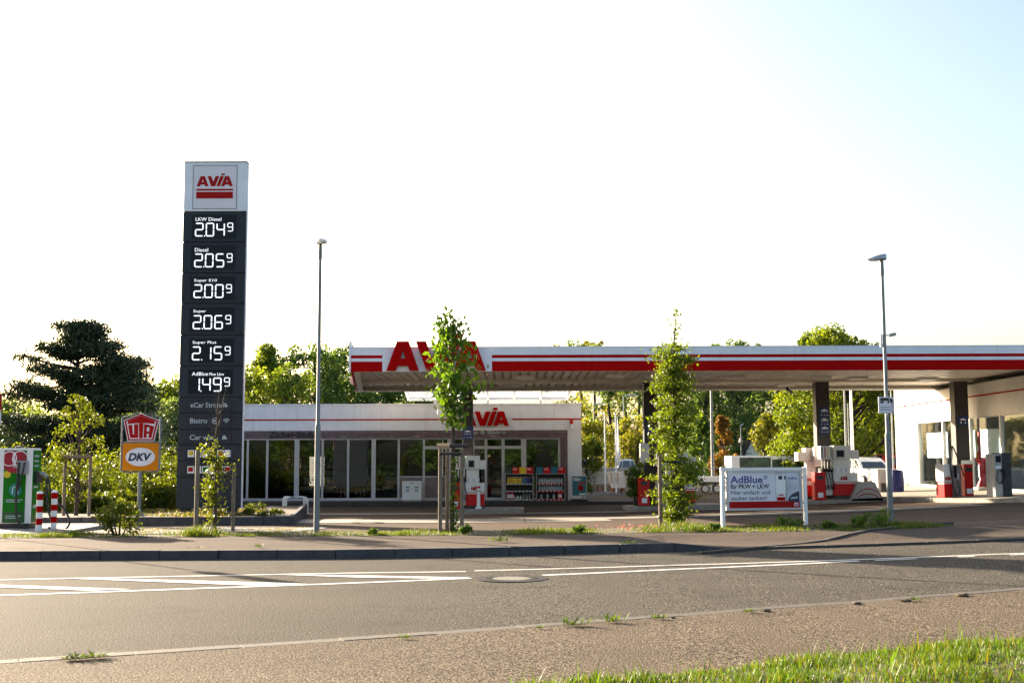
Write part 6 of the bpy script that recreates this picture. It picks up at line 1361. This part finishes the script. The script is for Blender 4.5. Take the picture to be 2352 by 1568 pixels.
# weeds on the kerbs and clods
def weed(px, py, off, s_, label, seed, lm='grass_blade'):
    rs = np.random.RandomState(seed); q = G(px, py, off); n = 46; a = rs.uniform(0, 6.283, n); L = s_ * rs.uniform(.5, 1.1, n); el = rs.uniform(.1, .45 if 'moss' in label else .9, n); b = np.stack([rs.normal(size=n) * s_ * .35, rs.normal(size=n) * s_ * .12, np.zeros(n)], 1)
    d = np.stack([np.cos(a) * np.cos(el), np.sin(a) * np.cos(el), np.sin(el)], 1) * L[:, None]; wv = np.stack([-np.sin(a), np.cos(a), np.zeros(n)], 1) * (.08 * L)[:, None]
    o = quads('weed_tuft', np.stack([b - wv * .3, b + d * .5 - wv, b + d, b + d * .5 + wv], 1), lm); o.location = q; tag(o, label, 'weed', 'weeds in the kerb joints')
ws = [(195, 1511, .03, .16, 'long mossy weed patch on the flush kerb at lower left'), (230, 1508, .03, .13, 'weed right beside the mossy patch at lower left'), (165, 1513, .03, .12, 'left end of the mossy weed patch on the flush kerb'), (1312, 1435, .03, .17, 'largest rosette weed on the flush kerb below the manhole'), (1407, 1427, .03, .14, 'second rosette weed on the flush kerb, right of the largest'), (1510, 1420, .03, .1, 'small weed on the flush kerb before the columnar tree'), (1240, 1442, .03, .06, 'tiny weed on the flush kerb left of the largest rosette'), (930, 1465, .03, .07, 'tiny yellowish weed on the flush kerb under the canopy letters'), (1720, 1405, .03, .1, 'small weed on the flush kerb before the billboard'), (2100, 1378, .03, .08, 'small upright weed on the flush kerb at right'),
      (162, 1276, .0, .18, 'weed at the kerb foot below the charger cables'), (480, 1278, 0, .3, 'broad weed at the kerb foot before the sapling'), (450, 1270, .05, .2, 'yellowish weed on the kerb face before the sapling'), (595, 1256, .18, .12, 'small weed on the kerb top before the shop left end'), (1147, 1243, .18, .22, 'upright yellow weed on the kerb top below the racks'), (1443, 1252, .12, .16, 'weed where the raised kerb ends'), (740, 1278, 0, .14, 'weed at the kerb foot below the lamp post'), (1000, 1276, 0, .14, 'dry weed at the kerb foot before the canopy tree'), (870, 1280, 0, .1, 'small weed at the kerb foot left of the canopy tree')]
for i, w_ in enumerate(ws): weed(*w_, 500 + i)
for i, (px, py, s_, lb_) in enumerate(((1762, 1402, .055, 'brown earth clod on the flush kerb before the billboard'), (1968, 1385, .06, 'brown earth clod on the flush kerb, second from the right'), (2080, 1379, .07, 'brown earth clod on the flush kerb, largest one'), (2210, 1367, .09, 'brown mossy clod on the flush kerb at far right'), (1545, 1417, .03, 'tiny brown clod on the flush kerb'))):
    q = G(px, py, .03); bm = bmesh.new(); bmesh.ops.create_icosphere(bm, subdivisions=2, radius=1); 
    for v in bm.verts: k = 1 + rnd.uniform(-.25, .25); v.co = Vector((v.co.x * s_ * k, v.co.y * s_ * .6 * k, max(-.01, v.co.z * s_ * .35 * k)))
    me = bpy.data.meshes.new('earth_clod'); bm.to_mesh(me); bm.free(); me.materials.append(MATS['clod']); tag(link('earth_clod', me, None, q), lb_, 'clod', 'earth clods on the kerb')
# pink flowers on the verge
rs = np.random.RandomState(42); q = G(1440, 1210, KH); n = 70; pts = np.stack([rs.normal(size=n) * .45, rs.uniform(-.1, .3, n), rs.uniform(.06, .17, n)], 1); o = quads('pink_flowers', leaves(pts, .05, rs), 'flower_pink'); o.location = (q.x, f_gfront(q.x) + .3, gz(q.x, 20)); tag(o, 'small pink flowers on the verge left of the columnar tree', 'flowers', kind='stuff')

# ================================================================== BACKGROUND OBJECTS
WY = 70.0
x0, x1 = PX(1322, WY), PX(1472, WY); z0 = zb(3) - .15; z1 = PZ(1077, WY, 1400)
t = thing('yard_wall', 'weathered pale concrete wall behind the shop corner', 'wall', (x0, WY, z0))
n = 6
for i in range(n): m = MB(); w_ = (x1 - x0) / n; m.box(i * w_ + .01, (i + 1) * w_ - .01, 0, .25, -.4, (z1 - z0) * .42); m.build('wall_panel', 'rust_wall', t); m = MB(); m.box(i * w_ + .01, (i + 1) * w_ - .01, .04, .25, (z1 - z0) * .43, z1 - z0); m.build('wall_panel', 'weathered', t)
m = MB(); m.box(-.05, x1 - x0 + .05, -.05, .3, z1 - z0 + .003, z1 - z0 + .08); m.build('coping', 'weathered', t)
for k in (1.2, 1.5, 1.9): m = MB(); m.box(k, k + .12, -.006, -.002, .1, .5); m.build('rust_stain', 'rust', t)
m = MB(); vv = []
rs = np.random.RandomState(1); N = 1400; pts = np.stack([rs.uniform(x0, x1 + 12, N), rs.uniform(66.5, 69.8, N), np.full(N, 0.)], 1); pts[:, 2] = [gz(p[0], p[1]) + .02 for p in pts]
for p in pts[:700]:
    s_ = rs.uniform(.05, .14); m.hexa([(p[0] - s_, p[1] - s_, p[2] - .05), (p[0] + s_, p[1] - s_, p[2] - .05), (p[0] + s_, p[1] + s_, p[2] - .05), (p[0] - s_, p[1] + s_, p[2] - .05)], [(p[0] - s_ * .5, p[1] - s_ * .4, p[2] + s_), (p[0] + s_ * .6, p[1] - s_ * .5, p[2] + s_ * .8), (p[0] + s_ * .4, p[1] + s_ * .6, p[2] + s_), (p[0] - s_ * .5, p[1] + s_ * .5, p[2] + s_ * .7)])
tag(m.build('gravel_stones', 'gravel'), 'rough grey stones along the foot of the yard wall', 'gravel', kind='stuff')
q = P(1421, 1112, 67.5); g = gz(q.x, 67.5)
t = thing('skip_container', 'small pale ribbed tipping container before the yard wall', 'container', (q.x, 67.5, g))
m = MB(); m.hexa([(-.38, -.5, .35), (.3, -.5, .35), (.3, .5, .35), (-.38, .5, .35)], [(-.62, -.6, 1.2), (.5, -.6, 1.2), (.5, .6, 1.2), (-.62, .6, 1.2)]); m.build('tub', 'render_white', t)
for x in (-.5, -.1, .35): m = MB(); m.box(x, x + .06, -.66, -.6, .6, 1.2); m.build('rib', 'fresh_wood', t)
m = MB(); m.box(-.66, .54, -.66, .66, 1.203, 1.26); m.build('rim', 'render_white', t)
m = MB(); m.box(-.4, -.25, -.4, .4, 0, .35); m.box(.15, .3, -.4, .4, 0, .35); m.build('leg', 'rust', t)
def pole(px, py0, py1, Y, r_, mt, label, nm='flag_pole', cat='pole', arm=None, flag=False):
    a = P(px, py1, Y); b = P(px, py0, Y); g = gz(a.x, Y); t = thing(nm, label, cat, (a.x, Y, g), 0, None); H = b.z - g
    m = MB(); m.tube([(0, 0, -.1), (0, 0, H * .5), (0, 0, H)], [r_, r_ * .85, r_ * .6], 8); m.build('pole', mt, t, smooth=True)
    m = MB(); m.lathe([(r_ * .9, 0), (r_ * 1.1, .05), (.01, .09)], 8); m.build('cap', mt, t, loc=(0, 0, H))
    if arm: m = MB(); m.hexa([(0, -.06, H), (arm, -.09, H + .12), (arm, .09, H + .12), (0, .06, H)], [(0, -.05, H + .08), (arm, -.05, H + .2), (arm, .05, H + .2), (0, .05, H + .08)]); m.build('lamp_head', 'steel', t)
    if flag:
        v = []; f = []; n = 9
        for i in range(n):
            u = i / (n - 1); w_ = (.1 + .4 * u * (1.15 - u * .5) if u < .75 else .42 - 1.3 * (u - .75)) * .6
            for k in range(5): s_ = k / 4; v.append((.05 + w_ * s_, .1 * math.sin(6.28 * s_ + u * 2), H - .1 - 2.5 * u - .25 * s_ * u))
        for i in range(n - 1):
            for k in range(4): f.append((i * 5 + k, i * 5 + k + 1, i * 5 + k + 6, i * 5 + k + 5))
        m = MB(); m.add(v, f); m.build('flag', 'flag_cloth', t, smooth=True)
    return t
pole(1390, 953, 1085, 68.5, .05, 'plastic_white', 'plain white pole right of the shop corner')
pole(1415, 953, 1090, 67.0, .045, 'plastic_white', 'white flag pole with a furled white flag', flag=True, cat='flag pole')
pole(1365, 930, 1060, 92, .07, 'galvanised', 'small far street lamp behind the plain white pole', 'street_lamp', 'street lamp', arm=.9)
pole(1434, 910, 1060, 92, .07, 'galvanised', 'far street lamp above the furled flag', 'street_lamp', 'street lamp', arm=1.0)
pole(1637, 880, 1085, 66, .1, 'galvanised', 'tall grey mast right of the columnar tree', 'mast', 'mast')
pole(1703, 978, 1050, 90, .07, 'galvanised', 'short far lamp with white globe near the gable', 'street_lamp', 'street lamp', arm=.2)
pole(1946, 860, 1120, 58, .06, 'galvanised', 'left thin mast of the pair right of the third column', 'mast', 'mast')
pole(1953, 930, 1120, 58.5, .04, 'galvanised', 'thin short mast between the two masts right of the third column', 'mast', 'mast')
pole(1961, 860, 1122, 57.5, .09, 'plastic_white', 'thick sunlit white mast right of the third column', 'mast', 'mast')
pole(2053, 880, 1100, 57.6, .05, 'galvanised', 'thin pole along the white hall corner', 'mast', 'mast')
# house
HYY = 105.0; q = P(1760, 1050, HYY); g = zb(q.x) - .3
t = thing('gabled_house', 'distant house with white gable and dark tiled roof', 'house', (q.x, HYY, g))
zr = P(1760, 1004, HYY).z - g; ze = P(1760, 1046, HYY).z - g - .3; wl = PX(1705, HYY) - q.x; wr = PX(1752, HYY) - q.x; wm = PX(1728, HYY) - q.x
m = MB(); m.prism([(wl, 0), (wr, 0), (wr, ze), (wm, zr - .15), (wl, ze)], 8, 0); m.build('wall', 'render_white', t)
m = MB(); m.hexa([(wm - .1, -.4, zr - .1), (wr + .4, -.4, ze - .2), (wr + 3.2, 8, ze - .2), (wm + 2.6, 8, zr - .1)], [(wm - .1, -.4, zr + .1), (wr + .4, -.4, ze), (wr + 3.2, 8, ze), (wm + 2.6, 8, zr + .1)]); m.build('roof', 'roof_tile', t)
m = MB(); m.hexa([(wm - .11, -.4, zr - .1), (wl - .4, -.4, ze - .2), (wl - .4, 8, ze - .2), (wm - .11, 8, zr - .1)], [(wm - .11, -.4, zr + .1), (wl - .4, -.4, ze), (wl - .4, 8, ze), (wm - .11, 8, zr + .1)]); m.build('roof', 'roof_tile', t)
for i in range(4): m = MB(); m.box(wr + .6 + i * 1.1, wr + 1.65 + i * 1.1, 3, 9, ze - 1.5, ze + .55 - .0 * i); m.build('roof_wing', 'roof_tile', t)
# mural trailer
MY = 66.0; xa = PX(1680, MY, 1060); xb = PX(1826, MY, 1060); zt = P(1750, 1046, MY).z; g = gz(xa, MY)
t = thing('box_trailer', 'white box trailer with dark green mural behind the billboard', 'trailer', (xa, MY, g)); Lx = xb - xa; hb = zt - g
m = MB(); m.box(0, Lx, 0, 2.2, .7, hb); m.build('box', 'car_white', t, bevel=.03)
m = MB(); m.box(.45, Lx * .62, -.012, -.003, .8, hb - .1); m.build('mural', 'mural_green', t)
for a, b, c_, d in ((.64, .8, .3, .9), (.82, .92, .35, .75), (.66, .95, .05, .2)): m = MB(); m.box(Lx * a, Lx * b, -.012, -.003, .8 + (hb - .9) * c_, .8 + (hb - .9) * d); m.build('mural_patch', 'mural_green', t)
m = MB(); m.lathe([(.1, 0), (.1, .08), (.03, .14)], 10); m.build('beacon', 'sign_orange', t, loc=(.3, .3, hb))
for x in (.8, Lx - .9):
    m = MB(); m.tube([(x, -.05, .38), (x, .25, .38)], .38, 16); w = m.build('wheel', 'tyre', t, smooth=True); m = MB(); m.tube([(x, -.06, .38), (x, -.052, .38)], .2, 12); m.build('rim', 'steel', w)
m = MB(); m.box(.2, Lx - .2, .2, 2.0, .5, .69); m.build('chassis', 'black_plastic', t)
# flatbed
FY = 62.0; xa = PX(1604, FY, 1090); xb = PX(1664, FY, 1090); g = gz(xa, FY)
t = thing('flatbed_trailer', 'low white flatbed trailer with railing left of the billboard', 'trailer', (xa, FY, g)); zt = P(1630, 1094, FY).z - g; Lx = xb - xa
m = MB(); m.box(0, Lx, 0, 1.8, zt - .28, zt); m.build('side_board', 'car_white', t, bevel=.02)
m = MB(); m.box(.1, Lx - .1, .1, 1.7, zt - .4, zt - .285); m.build('chassis', 'black_plastic', t)
for x in (.35, Lx - .4): m = MB(); m.tube([(x, .02, .3), (x, .25, .3)], .22, 14); w = m.build('wheel', 'tyre', t, smooth=True); m = MB(); m.tube([(x, .005, .3), (x, .015, .3)], .16, 12); m.build('rim', 'steel', w)
for x in (0.03, Lx * .33, Lx * .66, Lx - .03): m = MB(); m.tube([(x, .9, zt), (x, .9, zt + .42)], .02, 6); m.build('railing_post', 'galvanised', t)
m = MB(); m.tube([(0, .9, zt + .42), (Lx, .9, zt + .42)], .022, 6); m.build('railing', 'galvanised', t)
# cars
def car(x, y, yaw, label, paint, L=4.1, W=1.72, H=1.5, grp='parked cars'):
    t = thing('parked_car', label, 'car', (x, y, gz(x, y)), yaw, grp); h = L / 2
    lo = [(-h, .32), (-h * .98, .62), (-h * .9, .82), (-h * .45, .9), (h * .6, .92), (h * .95, .86), (h, .6), (h * .98, .3)]
    m = MB(); n = len(lo); ys_ = [(-W / 2 + .1, .93), (-W / 2, 1.0), (W / 2, 1.0), (W / 2 - .1, .93)]
    vs_ = []
    for yy, k in ys_: vs_ += [(p[0] * (k if abs(yy) < W / 2 else 1), yy, p[1] if (p[1] > .5 or abs(yy) == W / 2) else p[1]) for p in lo]
    fs = [tuple(range(n)), tuple(reversed(range(3 * n, 4 * n)))]
    for r_ in range(3):
        for i in range(n): j = (i + 1) % n; fs.append((r_ * n + i, r_ * n + j, (r_ + 1) * n + j, (r_ + 1) * n + i))
    m.add(vs_, fs); m.build('body', paint, t, smooth=True, bevel=.03)
    b = [(-h * .48, .9), (-h * .12, H - .06), (h * .1, H), (h * .55, H - .05), (h * .9, .9)]
    m = MB(); m.add([(p[0], -W / 2 + .06 + (.16 if p[1] > 1 else 0), p[1]) for p in b] + [(p[0], W / 2 - .06 - (.16 if p[1] > 1 else 0), p[1]) for p in b], [(0, 1, 2, 3, 4), (9, 8, 7, 6, 5), (0, 5, 6, 1), (1, 6, 7, 2), (2, 7, 8, 3), (3, 8, 9, 4), (4, 9, 5, 0)]); cab = m.build('cabin', paint, t, bevel=.03)
    for s_ in (-1, 1):
        yb_ = (W / 2 - .055) * s_; yt_ = (W / 2 - .2) * s_
        for u0, u1, k0, k1 in ((-.4, .02, -.1, .02), (.06, .5, .06, .42), (.54, .78, .46, .52)):
            m = MB(); e = .012 * s_; m.add([(h * u0, yb_ + e, .95), (h * u1, yb_ + e, .95), (h * k1, yt_ + e * 1.5, H - .12), (h * k0, yt_ + e * 1.5, H - .12)], [(0, 1, 2, 3)]); m.build('side_window', 'car_glass', cab)
    m = MB(); m.add([(h * .885 + .03, -W * .36, .98), (h * .885 + .03, W * .36, .98), (h * .6 + .03, W * .3, H - .12), (h * .6 + .03, -W * .3, H - .12)], [(0, 1, 2, 3)]); m.build('rear_window', 'car_glass', cab)
    m = MB(); m.add([(-h * .46 - .03, -W * .38, .95), (-h * .46 - .03, W * .38, .95), (-h * .15 - .03, W * .31, H - .14), (-h * .15 - .03, -W * .31, H - .14)], [(0, 1, 2, 3)]); m.build('windscreen', 'car_glass', cab)
    for xw in (-h * .62, h * .6):
        for s_ in (-1, 1):
            m = MB(); m.tube([(xw, s_ * (W / 2 - .2), .3), (xw, s_ * (W / 2 + .01), .3)], .31, 18); w = m.build('wheel', 'tyre', t, smooth=True); m = MB(); m.tube([(xw, s_ * (W / 2 + .012), .3), (xw, s_ * (W / 2 + .02), .3)], .19, 14); m.build('rim', 'steel', w)
    for s_ in (-1, 1):
        m = MB(); m.box(h * .9, h * 1.0 + .015, s_ * W * .38 - .1, s_ * W * .38 + .1, .62, .86); m.build('tail_light', 'tail_light', t, bevel=.02)
        m = MB(); m.box(-h * 1.0 - .012, -h * .9, s_ * W * .36 - .14, s_ * W * .36 + .14, .6, .74); m.build('headlight', 'label_white', t, bevel=.02)
    return t
car(PX(2046, 64), 64.0, R(97), 'red parked car beside the white hall', 'car_red', H=1.55)
car(PX(1990, 61), 61.0, R(98), 'white parked car behind the red car', 'car_white', H=1.5)
x = PX(1366, 73); van = car(x, 74.0, R(180), 'white van roof showing over the yard wall', 'car_white', L=4.2, H=2.0)
x = PX(1450, 74); car(x, 75.0, R(180), 'white delivery car behind the yard wall near the bush', 'car_white', L=2.4, H=1.95)
# brown slatted fence left of the pylon
fx0 = PX(376, 52, 1130); fx1 = PX(412, 52, 1130); g = gz(fx0, 52)
t = thing('slat_fence', 'short reddish brown slatted fence left of the pylon', 'fence', (fx0, 52, g)); hF = P(390, 1110, 52).z - g; n = 6; w_ = (fx1 - fx0) / n
for i in range(n): m = MB(); m.box(i * w_ + .015, (i + 1) * w_ - .015, 0, .03, .05, hF); m.build('slat', 'brown_fence', t)
for z in (hF * .25, hF * .8): m = MB(); m.box(0, fx1 - fx0, .032, .07, z, z + .08); m.build('rail', 'brown_fence', t)
# traffic sign cut by the left picture edge
a = P(-18, 940, 27.0); g = gz(a.x, 27)
t = thing('traffic_sign', 'blue and red traffic sign cut by the left picture edge', 'sign', (a.x, 27.0, g)); zc = a.z - g; rr = P(5, 940, 27).x - a.x
m = MB(); m.tube([(0, 0, -.2), (0, 0, zc + .5)], .03, 10); m.build('post', 'galvanised', t, smooth=True)
m = MB(); m.box(-rr, rr, -.06, -.035, zc - .02, zc + .36); m.build('plate', 'sign_red', t)
m = MB(); m.box(-rr + .03, rr - .03, -.064, -.0605, zc + .01, zc + .33); m.build('blue_field', 'bin_blue', t)
m = MB(); m.box(-rr, rr, -.06, -.035, zc - .36, zc - .06); m.build('lower_plate', 'sign_pale', t)
m = MB(); m.box(-rr + .05, rr - .05, -.064, -.0605, zc - .25, zc - .18); m.build('print_line', 'navy', t)
print('objects', len(bpy.data.objects), 'tris', sum(len(o.data.loop_triangles) if False else len(o.data.polygons) for o in bpy.data.objects if o.type == 'MESH'))
